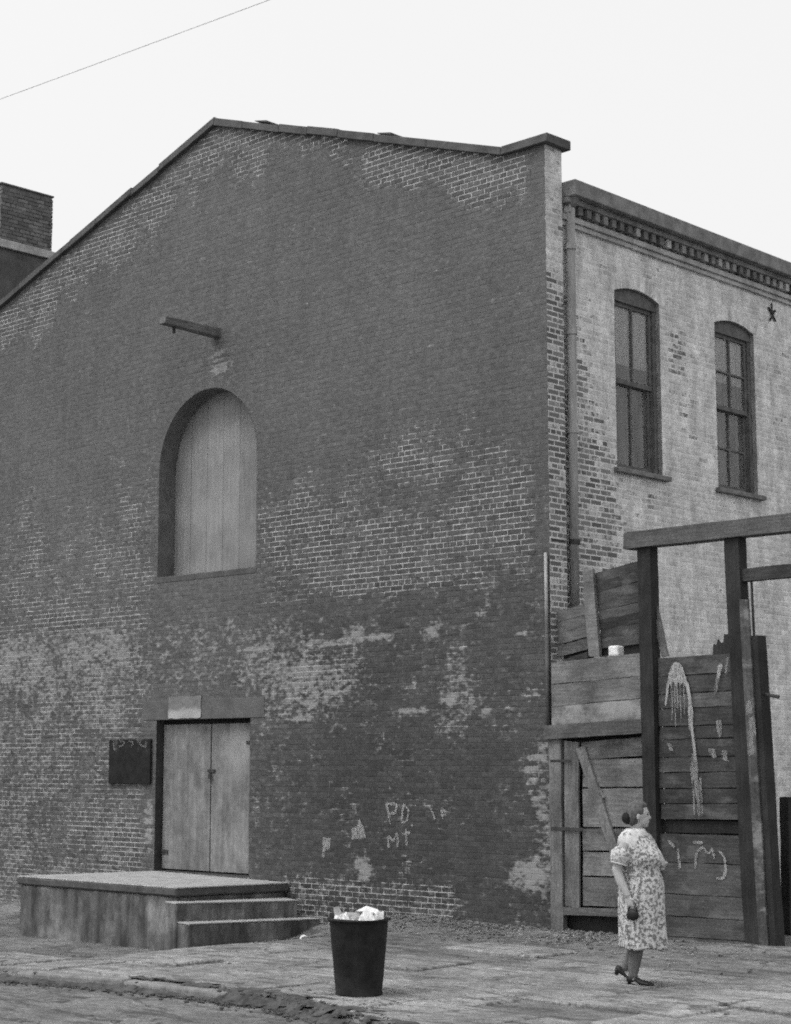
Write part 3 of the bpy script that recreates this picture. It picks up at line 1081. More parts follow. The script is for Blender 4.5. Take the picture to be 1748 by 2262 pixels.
# ---- cornice on the side wall
box('gutter_fascia', XB - .1, .20, PIER + .006, 20, 8.60, 8.795, M_CORNICE, wh, bev=.012, label='dark boxed gutter along the eaves')
box('cornice_bed', XB - .1, .10, PIER + .004, 20, 8.53, 8.598, M_CORNICE, wh, bev=.006)
dent = box('dentil_band', XB - .1, XB + .035, PIER + .004, 20, 8.405, 8.528, M_CORNICE, wh)
y = PIER + .06
i = 0
while y < 10.5:
    box('dentil', XB + .036, XB + .125, y, y + .085, 8.425, 8.527, M_DENTIL, dent)
    y += .17
box('string_course', XB - .05, XB + .075, PIER + .002, 20, 8.335, 8.404, M_PALEMOULD, wh, bev=.006)
box('string_course', XB - .05, XB + .045, PIER + .002, 20, 8.275, 8.333, M_PALEMOULD, wh, bev=.006)

# ---- downpipe and brackets
V, F = tube([(.03, .44, 8.62), (.03, .44, 8.3), (.03, .43, 6.0), (.03, .42, 3.62)], [.062, .056, .056, .056], 14)
pipe = linkmesh('downpipe', V, F, M_PIPE, wh, smooth=True)
V, F = tube([(.10, .44, 8.72), (.06, .44, 8.62), (.03, .44, 8.5)], [.075, .09, .065], 14)
linkmesh('pipe_hopper', V, F, M_CORNICE, pipe, smooth=True)
for z in (4.42, 5.75, 6.95, 8.0):
    V, F = tube([(.03, .435, z - .03), (.03, .435, z + .03)], [.07, .07], 14)
    linkmesh('pipe_bracket', V, F, M_RUST if z < 5 else M_PIPE, pipe)
box('wall_strap', -.02, .004, .03, .30, 4.40, 4.43, M_RUST, wh)
# anchor iron on the side wall
V, F = join([tube([(XB + .02, 5.0, 8.14), (XB + .02, 5.18, 7.97)], [.018, .014], 6), tube([(XB + .025, 5.16, 8.12), (XB + .025, 5.02, 7.95)], [.018, .014], 6), tube([(XB + .02, 5.09, 8.22), (XB + .02, 5.09, 8.0)], [.012, .012], 6)])
linkmesh('wall_anchor', V, F, M_RUST, wh)
# conduit on the corner
V, F = tube([(-.035, -.035, 4.26), (-.03, -.035, 3.32)], [.019, .02], 8)
cond = linkmesh('conduit', V, F, M_PALEPIPE, wh, smooth=True, label='short pale pipe on the corner of the front wall')
V, F = tube([(-.028, -.04, 3.32), (-.02, -.035, 2.2)], [.024, .024], 8)
linkmesh('conduit_sleeve', V, F, M_STONE, cond, smooth=True)

# ---- chalked letters and daubs on the gable
def ribbon(pts, w, to3):
    """hand-drawn stroke: resampled, shaky, of uneven width"""
    P = []
    for (a, b) in zip(pts, pts[1:]):
        L = math.hypot(b[0] - a[0], b[1] - a[1]); n = max(2, int(L / .02))
        for k in range(n): P.append((a[0] + (b[0] - a[0]) * k / n, a[1] + (b[1] - a[1]) * k / n))
    P.append(pts[-1])
    for _ in range(2):
        P = [P[0]] + [((P[i - 1][0] + 2 * P[i][0] + P[i + 1][0]) / 4, (P[i - 1][1] + 2 * P[i][1] + P[i + 1][1]) / 4) for i in range(1, len(P) - 1)] + [P[-1]]
    P = [(x + random.uniform(-.003, .003), z + random.uniform(-.003, .003)) for x, z in P]
    V, F = [], []
    for i, p in enumerate(P):
        q0, q1 = P[max(i - 1, 0)], P[min(i + 1, len(P) - 1)]
        dx, dz = q1[0] - q0[0], q1[1] - q0[1]; l = math.hypot(dx, dz) or 1
        h = w / 2 * random.uniform(.65, 1.3) * (.5 if i in (0, len(P) - 1) else 1)
        V += [to3(p[0] - dz / l * h, p[1] + dx / l * h), to3(p[0] + dz / l * h, p[1] - dx / l * h)]
    for i in range(len(P) - 1): F.append((2 * i, 2 * i + 1, 2 * i + 3, 2 * i + 2))
    return V, F


cz = [0]
def on_wall(u, w):
    cz[0] += 1
    return (u, -.0065 - (cz[0] // 40) * .00004, w)


strokes = [[(-2.61, 1.35), (-2.43, 1.35), (-2.45, 1.24), (-2.58, 1.22)], [(-2.61, 1.36), (-2.54, 1.10)],
           [(-2.33, 1.35), (-2.23, 1.28), (-2.26, 1.15), (-2.35, 1.12), (-2.33, 1.34)], [(-2.19, 1.1), (-2.16, 1.09)],
           [(-2.57, .81), (-2.58, .97), (-2.50, .89), (-2.42, 1.0), (-2.42, .82)], [(-2.35, .99), (-2.2, 1.01)], [(-2.28, 1.05), (-2.27, .85)],
           [(-1.87, 1.31), (-1.80, 1.18)], [(-1.67, 1.18), (-1.70, 1.32), (-1.61, 1.25), (-1.67, 1.23)]]
for s in strokes:
    V, F = ribbon(s, .032, on_wall)
    linkmesh('chalk_mark', V, F, M_CHALK, wh)
for poly in ([(-3.73, .91), (-3.58, .90), (-3.61, .76), (-3.68, .76), (-3.70, .66), (-3.74, .66)], [(-3.08, 1.16), (-3.0, 1.05), (-2.96, .92), (-3.21, .90), (-3.21, 1.03), (-3.13, 1.06)]):
    linkmesh('chalk_mark', [(u, -.0062, w) for u, w in poly], [tuple(range(len(poly)))], M_CHALK, wh)

# ------------------------------------------------------------------ things fixed to the front
t_ = NT('notice_black')
n_ = t_.noise(9, 6, .65); z_ = t_.node('ShaderNodeSeparateXYZ', {0: t_.pos()}).outputs[2]
up_ = t_.ramp(t_.m2('MULTIPLY_ADD', n_, .25, z_), 2.08, 2.26)
drip = t_.noise(8, 5, .65, off=(2.2, 0, 0))
c_ = t_.mix(t_.mul(t_.mul(up_, t_.ramp(drip, .48, .62)), .6), t_.mul(t_.ramp(n_, .3, .7, .6, 1.5), .013), .10)
M_NOTICE = t_.done(c_, .8, n_, .003)
box('notice_board', -8.15, -7.20, -.045, -.0115, 1.555, 2.185, M_NOTICE, None, bev=.006, label='square black board fixed to the brick wall beside the double door', cat='board')
for s_ in ([(-8.05, 2.17), (-8.03, 2.03), (-7.93, 2.04)], [(-7.92, 2.17), (-7.80, 2.15), (-7.80, 2.10), (-7.92, 2.08)], [(-7.70, 2.16), (-7.58, 2.14), (-7.62, 2.08)], [(-7.48, 2.17), (-7.40, 2.09), (-7.32, 2.08)], [(-7.30, 2.16), (-7.30, 2.05)]):
    V, F = ribbon(s_, .03, lambda u, w: (u, -.0462, w))
    linkmesh('faded_mark', V, F, M_FADED, bpy.data.objects['notice_board'])
t_ = NT('torn_bill')
n_ = t_.noise(5, 5, .6); z_ = t_.node('ShaderNodeSeparateXYZ', {0: t_.pos()}).outputs[2]
d_ = t_.m2('MULTIPLY_ADD', t_.m2('SUBTRACT', n_, .5), .25, z_)
M_BILL = t_.done(t_.mul(t_.ramp(d_, 2.62, 2.55, .19, .37), t_.ramp(n_, .3, .7, .85, 1.15)), .9, n_, .003)
nx, nz = 10, 6
V = [(-6.845 + .70 * i / nx + (random.uniform(-.008, .008) if i in (0, nx) else 0), -.016 - random.uniform(0, .004), 2.465 + .305 * j / nz + (random.uniform(-.008, .008) if j in (0, nz) else 0)) for j in range(nz + 1) for i in range(nx + 1)]
F = [(j * (nx + 1) + i, j * (nx + 1) + i + 1, (j + 1) * (nx + 1) + i + 1, (j + 1) * (nx + 1) + i) for j in range(nz) for i in range(nx)]
bill = linkmesh('paper_bill', V, F, M_BILL, None, label='faded paper bill pasted on the lintel above the double door', cat='poster')
sm = bill.modifiers.new('thick', 'SOLIDIFY'); sm.thickness = .0015

# ------------------------------------------------------------------ neighbouring house, chimney above the left slope
nbh = thing('neighbour_house', (-13.5, 4, 0), 'brick house with a stout chimney rising beyond the left roof slope', 'house')
t_ = NT('sooty_brick')
n_ = t_.noise(7, 5, .6); r_ = t_.attr('rnd'); f_ = t_.noise(40, 3, .6)
M_SOOT = t_.done(t_.mul(t_.mul(t_.mul(t_.ramp(r_, 0, 1, .72, 1.22), t_.ramp(n_, .3, .7, .8, 1.2)), t_.ramp(f_, .3, .7, .85, 1.15)), .145), .93, f_, .003)
NX = -12.35
chm = box('chimney', NX - .8, NX, .62, 1.66, 10.70, 11.70, M_SOOT, nbh)


def brickface(lo, hi, z0, z1, to3, par, mat):
    q = lay(lambda a, b: (lo, hi), lambda a, b: [], z0, z1 - COURSE * .9)
    q = [tuple((u + RNG.uniform(-.006, .006), w) for u, w in r) for r in q]
    V, F = bricks_geo(q, to3, RNG.uniform(.004, .014, len(q)))
    linkmesh('brickwork', V, F, mat, par, attrs={'rnd': np.repeat(RNG.random(len(q)), 12)}, kind='stuff')


brickface(.605, 1.675, 10.72, 11.70, lambda u, w, p: (NX + p, u, w), chm, M_SOOT)
brickface(NX - .81, NX + .01, 10.72, 11.70, lambda u, w, p: (u, .62 - p, w), chm, M_SOOT)
brickface(NX - .81, NX + .01, 10.72, 11.70, lambda u, w, p: (u, 1.66 + p, w), chm, M_SOOT)
box('stone_band', NX - 1.2, NX + .05, -.4, 9, 10.58, 10.72, M_PALEMOULD, nbh, bev=.01)
box('wall', NX - 6, NX - .01, -.3, 9, -.6, 10.578, M_STONE, nbh)
box('chimney_cap', NX - .83, NX + .02, .59, 1.69, 11.70, 11.735, M_STONE, nbh, bev=.01)

# ------------------------------------------------------------------ loading step at the street door
st = thing('concrete_loading_step', (-5.5, -1.1, -.35), 'concrete loading platform with two side steps below the double door', 'platform')
def rough_block(name, bot, top, mat, par, n=8, amp=.012, sub=True):
    bm = bmesh.new()
    vv = [bm.verts.new(p) for p in list(bot) + list(top)]
    for f in CUBE_F: bm.faces.new([vv[i] for i in f])
    bmesh.ops.bevel(bm, geom=[e for e in bm.edges], offset=.018, segments=1, affect='EDGES')
    bmesh.ops.subdivide_edges(bm, edges=[e for e in bm.edges if e.calc_length() > .2], cuts=n, use_grid_fill=True)
    for v in bm.verts:
        d = mnoise.noise_vector(v.co * 3.2) * amp + mnoise.noise_vector(v.co * 11) * amp * .45
        v.co += d
    me = [tuple(v.co) for v in bm.verts]
    bm.verts.index_update()
    fs = [tuple(v.index for v in f.verts) for f in bm.faces]
    bm.free()
    return linkmesh(name, me, fs, mat, par, smooth=False)


M_SLABEDGE = plain('shaded_slab_concrete', .085, .3, 5, bump=.004)  # dark concrete edge, with the overhang's shade added to its colour


def quadblock(name, pts, z0, mat, amp=.008, dz=0.0, inset=0.0):
    """block under four top corners (back left, front left, front right, back right), down to z0"""
    c = (sum(p[0] for p in pts) / 4, sum(p[1] for p in pts) / 4)
    def sh(p): 
        k = math.hypot(p[0] - c[0], p[1] - c[1])
        return (p[0] + (c[0] - p[0]) * inset / k, p[1] + (c[1] - p[1]) * inset / k)
    o = [1, 2, 3, 0]
    bot = [(*sh(pts[q]), (pts[q][2] + z0) if dz else z0) for q in o]
    top = [(*sh(pts[q]), pts[q][2] - (0.0)) for q in o]
    return rough_block(name, bot, top, mat, st, amp=amp)


PT = [(-7.10, -.012, .347), (-7.58, -1.965, .347), (-4.29, -1.935, .345), (-4.34, -.012, .312)]
quadblock('base', [(x, y, z - .108) for x, y, z in PT], -.65, M_CONC, .010, inset=.05)
quadblock('platform_slab', [(x, y, z - .006) for x, y, z in PT], -.10, M_SLABEDGE, .005, dz=1)
c_ = [(x, y) for x, y, _ in PT]
hexa('platform_top', [(PT[q][0], PT[q][1] + .006 * (1 if PT[q][1] < -1 else -1), PT[q][2] - .010) for q in (1, 2, 3, 0)], [(PT[q][0], PT[q][1] + .006 * (1 if PT[q][1] < -1 else -1), PT[q][2] + .006) for q in (1, 2, 3, 0)], M_SLABTOP, st, bev=.004)
S1 = [(-4.36, -.10, .125), (-4.36, -2.05, .185), (-4.10, -2.10, .182), (-3.93, -.24, .122)]
S2 = [(-3.98, -.10, -.095), (-4.12, -2.07, -.04), (-3.82, -2.12, -.043), (-3.66, -.10, -.098)]
for S in (S1, S2):
    quadblock('step', [(x, y, z - .006) for x, y, z in S], -.65, M_CONC, .007)
    hexa('step_tread', [(S[q][0], S[q][1], S[q][2] - .012) for q in (1, 2, 3, 0)], [(S[q][0] + (.012 if q in (2, 3) else 0), S[q][1], S[q][2] + .006) for q in (1, 2, 3, 0)], M_SLABTOP, st, bev=.004)

# ------------------------------------------------------------------ timber fence with door, between warehouse corner and gateway
M_WX = wood('weathered_boards', .135, 'x', .25, pale=.35)
M_WXD = wood('dark_boards', .060, 'x', .3, pale=.20)
M_WZ = wood('weathered_uprights', .135, 'z', .15)
M_POST = wood('tarred_post', .030, 'z', .15)
M_BEAMX = wood('beam_boards', .095, 'x', .10)
M_BEAMD = wood('tarred_beam', .042, 'x', .10)
M_LIGHTZ = wood('bleached_board', .15, 'z', .1, pale=.35)
M_FACE = wood('gate_face_board', .075, 'z', .1, pale=.55)
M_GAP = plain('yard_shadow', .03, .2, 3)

fence = thing('timber_fence', (1.3, -.06, 0), 'tall weathered timber fence with posts, door and top beam at the warehouse corner', 'fence')
FY = -.08
# main posts
def post(x0b, x0t, w, y0, y1, z0, z1, mat, name='post', par=fence):
    n = 10; V, F = [], []
    for i in range(n + 1):
        s = i / n; z = z0 + (z1 - z0) * s; x = x0b + (x0t - x0b) * s
        j = [random.uniform(-.005, .005) for _ in range(4)]
        V += [(x + j[0], y0 + j[1] * .5, z), (x + w + j[2], y0 + j[3] * .5, z), (x + w + j[0], y1, z), (x + j[2], y1, z)]
    for i in range(n):
        for k in range(4):
            a, b = 4 * i + k, 4 * i + (k + 1) % 4
            F.append((a, b, b + 4, a + 4))
    F += [(3, 2, 1, 0), tuple(range(4 * n, 4 * n + 4))]
    return linkmesh(name, V, F, mat, par)


post(1.345, 1.325, .17, FY - .05, FY + .10, -.3, 4.20, M_POST)
post(2.575, 2.44, .18, FY - .05, FY + .10, -.3, 4.20, M_POST)
plank('top_beam', (1.17, 4.285), (5.6, 4.31), .185, FY - .09, FY + .12, M_BEAMX, fence, n=12, label='heavy timber beam across the tops of the posts')
plank('cross_beam', (2.62, 3.80), (5.5, 3.83), .135, FY - .02, FY + .10, M_BEAMD, fence, n=8)
post(5.35, 5.35, .2, FY - .06, FY + .14, -.3, 4.20, M_POST)
# left bay: three wide boards above a lintel
plank('board', (.06, 2.86), (1.34, 2.915), .245, FY, FY + .03, M_WX, fence)
plank('board', (.06, 2.605), (1.34, 2.675), .245, FY + .004, FY + .034, M_WX, fence)
t_ = NT('limewashed_board')
g_ = t_.noise(5, 6, .65, sc=(.6, 8, 9)); k_ = t_.noise(3.2, 6, .7, off=(1, 0, 4))
M_LIME = t_.done(t_.mix(t_.mul(t_.ramp(k_, .38, .60), .75), t_.mul(t_.ramp(g_, .3, .7, .7, 1.3), .13), .36), .92, g_, .006)
plank('board', (.06, 2.375), (1.34, 2.435), .215, FY + .002, FY + .032, M_LIME, fence, label='board with patches of old white paint')
plank('door_lintel', (-.01, 2.19), (1.34, 2.245), .155, FY - .06, FY + .06, M_BEAMX, fence)
post(.03, .03, .17, FY - .02, FY + .06, -.1, 2.11, M_WZ, 'door_post')
plank('upright_board', (.315, .26), (.335, 2.10), .20, FY + .0, FY + .03, M_WZ, fence)
# plank door with diagonal brace
door = plank('plank_door', (.45, 1.98), (1.34, 2.03), .20, FY + .035, FY + .06, M_WX, fence, label='fence door of wide horizontal boards with a diagonal brace')
for z0, z1 in ((1.575, 1.885), (1.14, 1.565), (.88, 1.13), (.61, .87), (.28, .60)):
    plank('board', (.455, (z0 + z1) / 2), (1.34, (z0 + z1) / 2 + .02), z1 - z0 - .008, FY + .035 + random.uniform(-.004, .004), FY + .06, M_WX, door)
plank('brace', (.455, 2.03), (.98, .70), .125, FY + .0, FY + .03, M_LIGHTZ, door, label='pale diagonal brace across the fence door')
plank('short_brace', (.64, 1.62), (.76, 1.46), .05, FY + .012, FY + .03, M_LIGHTZ, door)
box('strap_hinge', .05, .50, FY - .026, FY - .021, 1.10, 1.135, M_RUST, door)
box('strap_hinge', .05, .34, FY - .026, FY - .021, 1.86, 1.885, M_RUST, door)
plank('bottom_rail', (.22, .215), (1.33, .245), .085, FY - .02, FY + .06, M_BEAMX, fence)
box('gap_shadow_sheet', 1.50, 2.62, FY + .125, FY + .14, -.12, 2.93, M_GAP, fence)  # added dark sheets closing the board gaps, standing for the shade behind
box('gap_shadow_sheet', .06, 1.34, FY + .13, FY + .145, -.1, 2.92, M_GAP, fence)
# right bay: close boards above and below a dark rail
zs = [2.985, 2.78, 2.59, 2.43, 2.24, 2.10, 1.91, 1.75, 1.58, 1.42, 1.255]
for i, (a, b) in enumerate(zip(zs, zs[1:])):
    plank('board', (1.52, (a + b) / 2 - .005), (2.585, (a + b) / 2 + .012), a - b - .009, FY + .02 + random.uniform(-.006, .006), FY + .05, M_WXD, fence)
plank('rail', (1.52, 1.175), (2.60, 1.185), .13, FY + .06, FY + .12, M_POST, fence)
zs = [1.10, .80, .47, .24, .03, -.12]
for a, b in zip(zs, zs[1:]):
    plank('board', (1.50, (a + b) / 2), (2.64, (a + b) / 2 + .01), a - b - .008, FY + .01 + random.uniform(-.005, .005), FY + .04, M_WXD, fence)
# splash of whitewash running down the boards
def splash_mat(name, col, lo, hi):
    t = NT(name)
    n = t.noise(26, 5, .7, sc=(1.8, 1, .22)); s2 = t.noise(40, 3, .6)
    d = t.node('ShaderNodeBsdfDiffuse', {'Color': (col, col, col, 1)})
    tr = t.node('ShaderNodeBsdfTransparent')
    mx = t.t.nodes.new('ShaderNodeMixShader')
    t.t.links.new(t.ramp(t.add(t.mul(n, .7), t.mul(s2, .3)), .34, .60, lo, hi), mx.inputs[0])
    t.t.links.new(tr.outputs[0], mx.inputs[1]); t.t.links.new(d.outputs[0], mx.inputs[2])
    t.t.links.new(mx.outputs[0], t.out.inputs[0])
    return t.m


M_SPL = splash_mat('thin_whitewash', .36, .06, .55)
M_SPLD = splash_mat('thick_whitewash', .42, .30, .90)
ys_ = FY - .012


def drip(a, b, w0, w1, mat, y=ys_, n=10):
    V, F = [], []
    for i in range(n + 1):
        s = i / n
        x = a[0] + (b[0] - a[0]) * s + .007 * mnoise.noise((s * 5, a[0] * 9, 1)); z = a[1] + (b[1] - a[1]) * s
        w = (w0 + (w1 - w0) * s) * random.uniform(.9, 1.1) * (.5 if i in (0, n) else 1)
        V += [(x - w / 2, y, z), (x + w / 2, y, z)]
    for i in range(n): F.append((2 * i, 2 * i + 1, 2 * i + 3, 2 * i + 2))
    linkmesh('paint_drip', V, F, mat, fence)


bl = [(1.655, 2.66), (1.675, 2.78), (1.71, 2.87), (1.76, 2.925), (1.82, 2.915), (1.865, 2.86), (1.90, 2.76), (1.935, 2.64), (1.895, 2.66), (1.86, 2.70), (1.83, 2.67), (1.80, 2.71), (1.77, 2.66), (1.74, 2.72), (1.71, 2.67), (1.685, 2.70)]
linkmesh('paint_splash', [(x, ys_ + .001, z) for x, z in bl], [tuple(range(len(bl)))], M_SPLD, fence)
for k, (a, b, w0, w1, m) in enumerate([((1.675, 2.72), (1.632, 2.46), .034, .022, M_SPLD), ((1.715, 2.72), (1.715, 2.30), .03, .012, M_SPL), ((1.752, 2.70), (1.756, 2.22), .026, .010, M_SPL), ((1.785, 2.70), (1.79, 2.40), .03, .010, M_SPL), ((1.825, 2.70), (1.83, 2.28), .028, .010, M_SPL), ((1.87, 2.72), (1.875, 2.36), .022, .010, M_SPL),
        ((1.915, 2.70), (1.955, 2.40), .045, .040, M_SPLD), ((1.95, 2.46), (1.945, 2.20), .065, .05, M_SPLD), ((1.955, 2.26), (2.0, 1.86), .045, .03, M_SPLD), ((1.98, 1.95), (2.03, 1.28), .075, .03, M_SPL), ((1.95, 1.85), (1.97, 1.30), .04, .015, M_SPL), ((2.05, 1.7), (2.07, 1.3), .03, .012, M_SPL),
        ((2.34, 2.88), (2.30, 2.72), .06, .03, M_SPLD), ((2.31, 2.76), (2.26, 2.56), .05, .025, M_SPL), ((2.43, 2.95), (2.40, 2.76), .035, .02, M_SPL), ((2.30, 2.30), (2.31, 2.12), .07, .04, M_SPL), ((2.2, 2.0), (2.24, 1.90), .09, .05, M_SPL), ((2.36, 1.98), (2.37, 1.88), .08, .04, M_SPL), ((2.32, 1.90), (2.42, 1.86), .04, .03, M_SPL), ((1.66, 2.06), (1.70, 1.98), .06, .04, M_SPL)]):
    drip(a, b, w0, w1, m, ys_ - k * .0001)
for k, st_ in enumerate(([(1.62, 1.03), (1.70, .96)], [(1.74, .95), (1.76, .74)], [(1.95, .75), (1.98, .92), (2.06, .98), (2.12, .9), (2.17, .97)], [(2.17, .96), (2.20, .86)], [(2.25, .94), (2.32, .88), (2.335, .74), (2.30, .66), (2.21, .66)], [(1.93, 1.02), (2.06, 1.02)])):
    V, F = ribbon(st_, .030, lambda u, v: (u, FY + .0015 - k * .0001, v))
    linkmesh('chalk_mark', V, F, M_CHALK, fence)
# gateway side: bleached face board and the edge of an open gate leaf
plank('face_board', (2.795, -.05), (2.665, 3.55), .105, FY - .055, FY - .02, M_FACE, fence, label='bleached board with scraps of pasted paper on the gate post')
post(2.84, 2.72, .085, FY - .03, FY + .14, -.05, 3.16, M_POST, 'gate_stile')
V, F = tube([(2.74, FY + .02, 3.1), (2.725, FY + .02, 3.76)], [.014, .014], 8)
linkmesh('iron_rod', V, F, M_RUST, fence)
V, F = tube([(2.84, FY + .04, 2.55), (2.99, FY + .06, 2.52)], [.016, .02], 8)
linkmesh('gate_peg', V, F, M_RUST, fence)
for (x, z, w, h) in ((2.705, 2.42, .07, .16), (2.735, 2.22, .085, .22), (2.72, 2.02, .06, .2)):
    V = [(x - w / 2, FY - .0585, z - h / 2), (x + w / 2, FY - .0585, z - h / 2 + .02), (x + w / 2 - .01, FY - .0585, z + h / 2), (x - w / 2 + .005, FY - .0585, z + h / 2 - .02)]
    linkmesh('pasted_scrap', V, [(0, 1, 2, 3)], M_SPL, fence)

# patched hoarding of odd boards behind the fence top
ho = thing('patched_hoarding', (.55, .15, 2.9), 'patchwork of crooked boards standing behind the fence beside the downpipe', 'hoarding')
zz = np.linspace(4.02, 3.16, 9)
for i, (a, b) in enumerate(zip(zz, zz[1:])):
    tl = .085 * (1 - i / 8)
    plank('board', (.56 + .008 * i, (a + b) / 2 - .03), (1.32, (a + b) / 2 + tl), .112, .12 + random.uniform(-.004, .004), .145, M_WXD, ho)
box('gap_shadow_sheet', .60, 1.31, .15, .16, 3.05, 3.98, M_GAP, ho)  # added dark sheets again, shade for the gaps in the hoarding
box('gap_shadow_sheet', .06, .50, .15, .16, 2.95, 3.52, M_GAP, ho)
plank('stud', (.565, 3.05), (.495, 4.03), .15, .06, .11, M_WX, ho)
for i, z in enumerate((3.53, 3.40, 3.27, 3.13)):
    plank('board', (-.01 + .07 - .05, z - .01), (.49, z + .07), .125, .11 + random.uniform(-.006, .006), .14, M_WX, ho)
plank('board', (.08, 2.98), (.45, 3.06), .07, .085, .108, M_WXD, ho)
box('white_tin', .86, 1.0, -.07, .05, 3.02, 3.14, M_PAPER, None, bev=.02, label='small white box wedged on top of the fence boards', cat='box')
plank('leaning_batten', (1.59, 3.0), (1.46, 3.55), .085, -.03, .0, M_LIGHTZ, None, label='short bleached batten leaning on the first fence post', cat='plank')
sc_ = [(2.20, 2.985), (2.21, 3.10), (2.245, 3.08), (2.265, 3.15), (2.30, 3.10), (2.335, 3.12), (2.345, 3.20), (2.44, 3.19), (2.44, 2.985)]
m = len(sc_)
V = [(x, FY + .06, z) for x, z in sc_] + [(x, FY + .09, z) for x, z in sc_]
linkmesh('splintered_board', V, [tuple(range(m)), tuple(range(2 * m - 1, m - 1, -1))] + [(k, (k + 1) % m, m + (k + 1) % m, m + k) for k in range(m)], M_POST, None, label='dark splintered board end behind the fence beside the gate post', cat='plank')
post(2.22, 2.25, .11, 1.15, 1.26, -.1, 1.48, M_POST, 'yard_post', None)
tag(bpy.data.objects['yard_post'], 'short dark post standing in the yard by the whitewashed wall', 'post')

# ------------------------------------------------------------------ trash can and its litter
can = thing('trash_can', (2.45, -5.62, 0), 'black tapered metal trash can filled with paper on the sidewalk', 'trash can')
prof = [(.150, .0), (.188, .0), (.192, .02), (.186, .03), (.199, .17), (.211, .30), (.224, .44), (.236, .575), (.240, .585), (.248, .59), (.248, .607), (.238, .61), (.230, .60), (.224, .57), (.185, .12), (.0, .12)]
seg = 40
V, F = [], []
for r, z in prof:
    for k in range(seg):
        a = 2 * math.pi * k / seg
        dn = 1 + (.018 * mnoise.noise((math.cos(a) * 2, math.sin(a) * 2, z * 5)) if .03 < z < .575 else .008 * mnoise.noise((math.cos(a), math.sin(a), z)))
        V.append((2.45 + r * dn * math.cos(a), -5.62 + r * dn * math.sin(a), z + .004 + .004 * math.sin(3 * a)))
for i in range(len(prof) - 1):
    for k in range(seg):
        a, b = i * seg + k, i * seg + (k + 1) % seg
        F.append((a, b, b + seg, a + seg))
F.append(tuple(range(seg - 1, -1, -1)))
linkmesh('body', V, F, M_CAN, can, smooth=True)
V, F = tube([(2.45 + .248 * math.cos(a), -5.62 + .248 * math.sin(a), .603) for a in np.linspace(0, 2 * math.pi, 41)], [.009] * 41, 6)
linkmesh('rim', V, F, M_CAN, can, smooth=True)

def crumple(name, c, r, mat, label, seed, cat='paper'):
    bm = bmesh.new()
    bmesh.ops.create_icosphere(bm, subdivisions=3, radius=1.0)
    V = []
    for v in bm.verts:
        p = v.co.copy()
        k = 1 + .30 * mnoise.noise(p * 1.6 + Vector((seed, 0, 0))) + .22 * abs(mnoise.noise(p * 3.7 + Vector((0, seed, 0))))
        V.append((c[0] + p.x * r[0] * k, c[1] + p.y * r[1] * k, c[2] + p.z * r[2] * k))
    bm.verts.index_update()
    F = [tuple(v.index for v in f.verts) for f in bm.faces]
    bm.free()
    return linkmesh(name, V, F, mat, None, label=label, cat=cat)


RX, RY = math.cos(YAW), math.sin(YAW)
def canp(r, d, z): return (2.45 + r * RX + d * RY, -5.62 + r * RY - d * RX, z)
def sheet_paper(name, cx_, cd_, cz_, wx, wy, amp, seed, mat, label, n=12):
    """a crumpled sheet: a folded grid with some thickness"""
    V, F = [], []
    for j in range(n + 1):
        for i in range(n + 1):
            u, v = (i / n - .5), (j / n - .5)
            f = abs(mnoise.noise((u * 4 + seed, v * 4, seed))) + .5 * abs(mnoise.noise((u * 9, v * 9 + seed, 2)))
            r = cx_ + u * wx + .03 * mnoise.noise((v * 5, seed, u * 3)); d = cd_ + v * wy + .03 * mnoise.noise((u * 5, seed + 4, v * 3))
            q_ = math.hypot(r, d)
            if q_ > .205: r, d = r * .205 / q_, d * .205 / q_
            V.append(canp(r, d, cz_ + amp * (f - .2) - .35 * amp * ((2 * u) ** 2 + (2 * v) ** 2)))
    for j in range(n):
        for i in range(n):
            a = j * (n + 1) + i
            F.append((a, a + 1, a + n + 2, a + n + 1))
    o = linkmesh(name, V, F, mat, None, label=label, cat='paper')
    m = o.modifiers.new('thick', 'SOLIDIFY'); m.thickness = .002
    return o


sheet_paper('crumpled_newspaper', .075, .06, .625, .25, .22, .13, 3.3, M_PAPER, 'large white crumpled sheet on top of the trash can')
V, F = join([([canp(a, d, z + o) for a, d, z in ((-.02, .02, .665), (.06, -.02, .70), (.15, -.03, .672), (.19, .03, .63), (.12, .06, .655), (.03, .07, .668))] , [tuple(range(6))]) for o in (0, .006)])
linkmesh('folded_paper', V, F + [(i, (i + 1) % 6, 6 + (i + 1) % 6, 6 + i) for i in range(6)], M_PAPER, None, label='folded white paper arching over the crumpled sheet in the trash can', cat='paper')
sheet_paper('crumpled_wrapper', -.13, .07, .615, .14, .15, .11, 7.7, M_PAPER, 'small pale crumpled wrapper at the rim of the trash can', 9)
crumple('rubbish_bundle', canp(-.04, -.02, .59), (.13, .12, .06), M_GREYPAPER, 'grey rubbish bundle in the middle of the trash can', 5.1, 'rubbish')
V = [canp(-.19, .02, .61), canp(-.13, .03, .62), canp(-.16, .0, .70), canp(-.21, -.02, .69)]
V += [(x, y, z + .004) for x, y, z in V]
linkmesh('paper_scrap', V, [(0, 1, 2, 3), (7, 6, 5, 4), (0, 4, 5, 1), (1, 5, 6, 2), (2, 6, 7, 3), (3, 7, 4, 0)], M_GREYPAPER, None, label='grey paper scrap sticking up at the edge of the trash can', cat='paper')
crumple('litter_ball', (-2.45, -1.55, .005 + float(zg(-2.45, -1.55))), (.05, .05, .04), M_PAPER, 'small white litter ball on the dirt beside the steps', 1.2, 'litter')


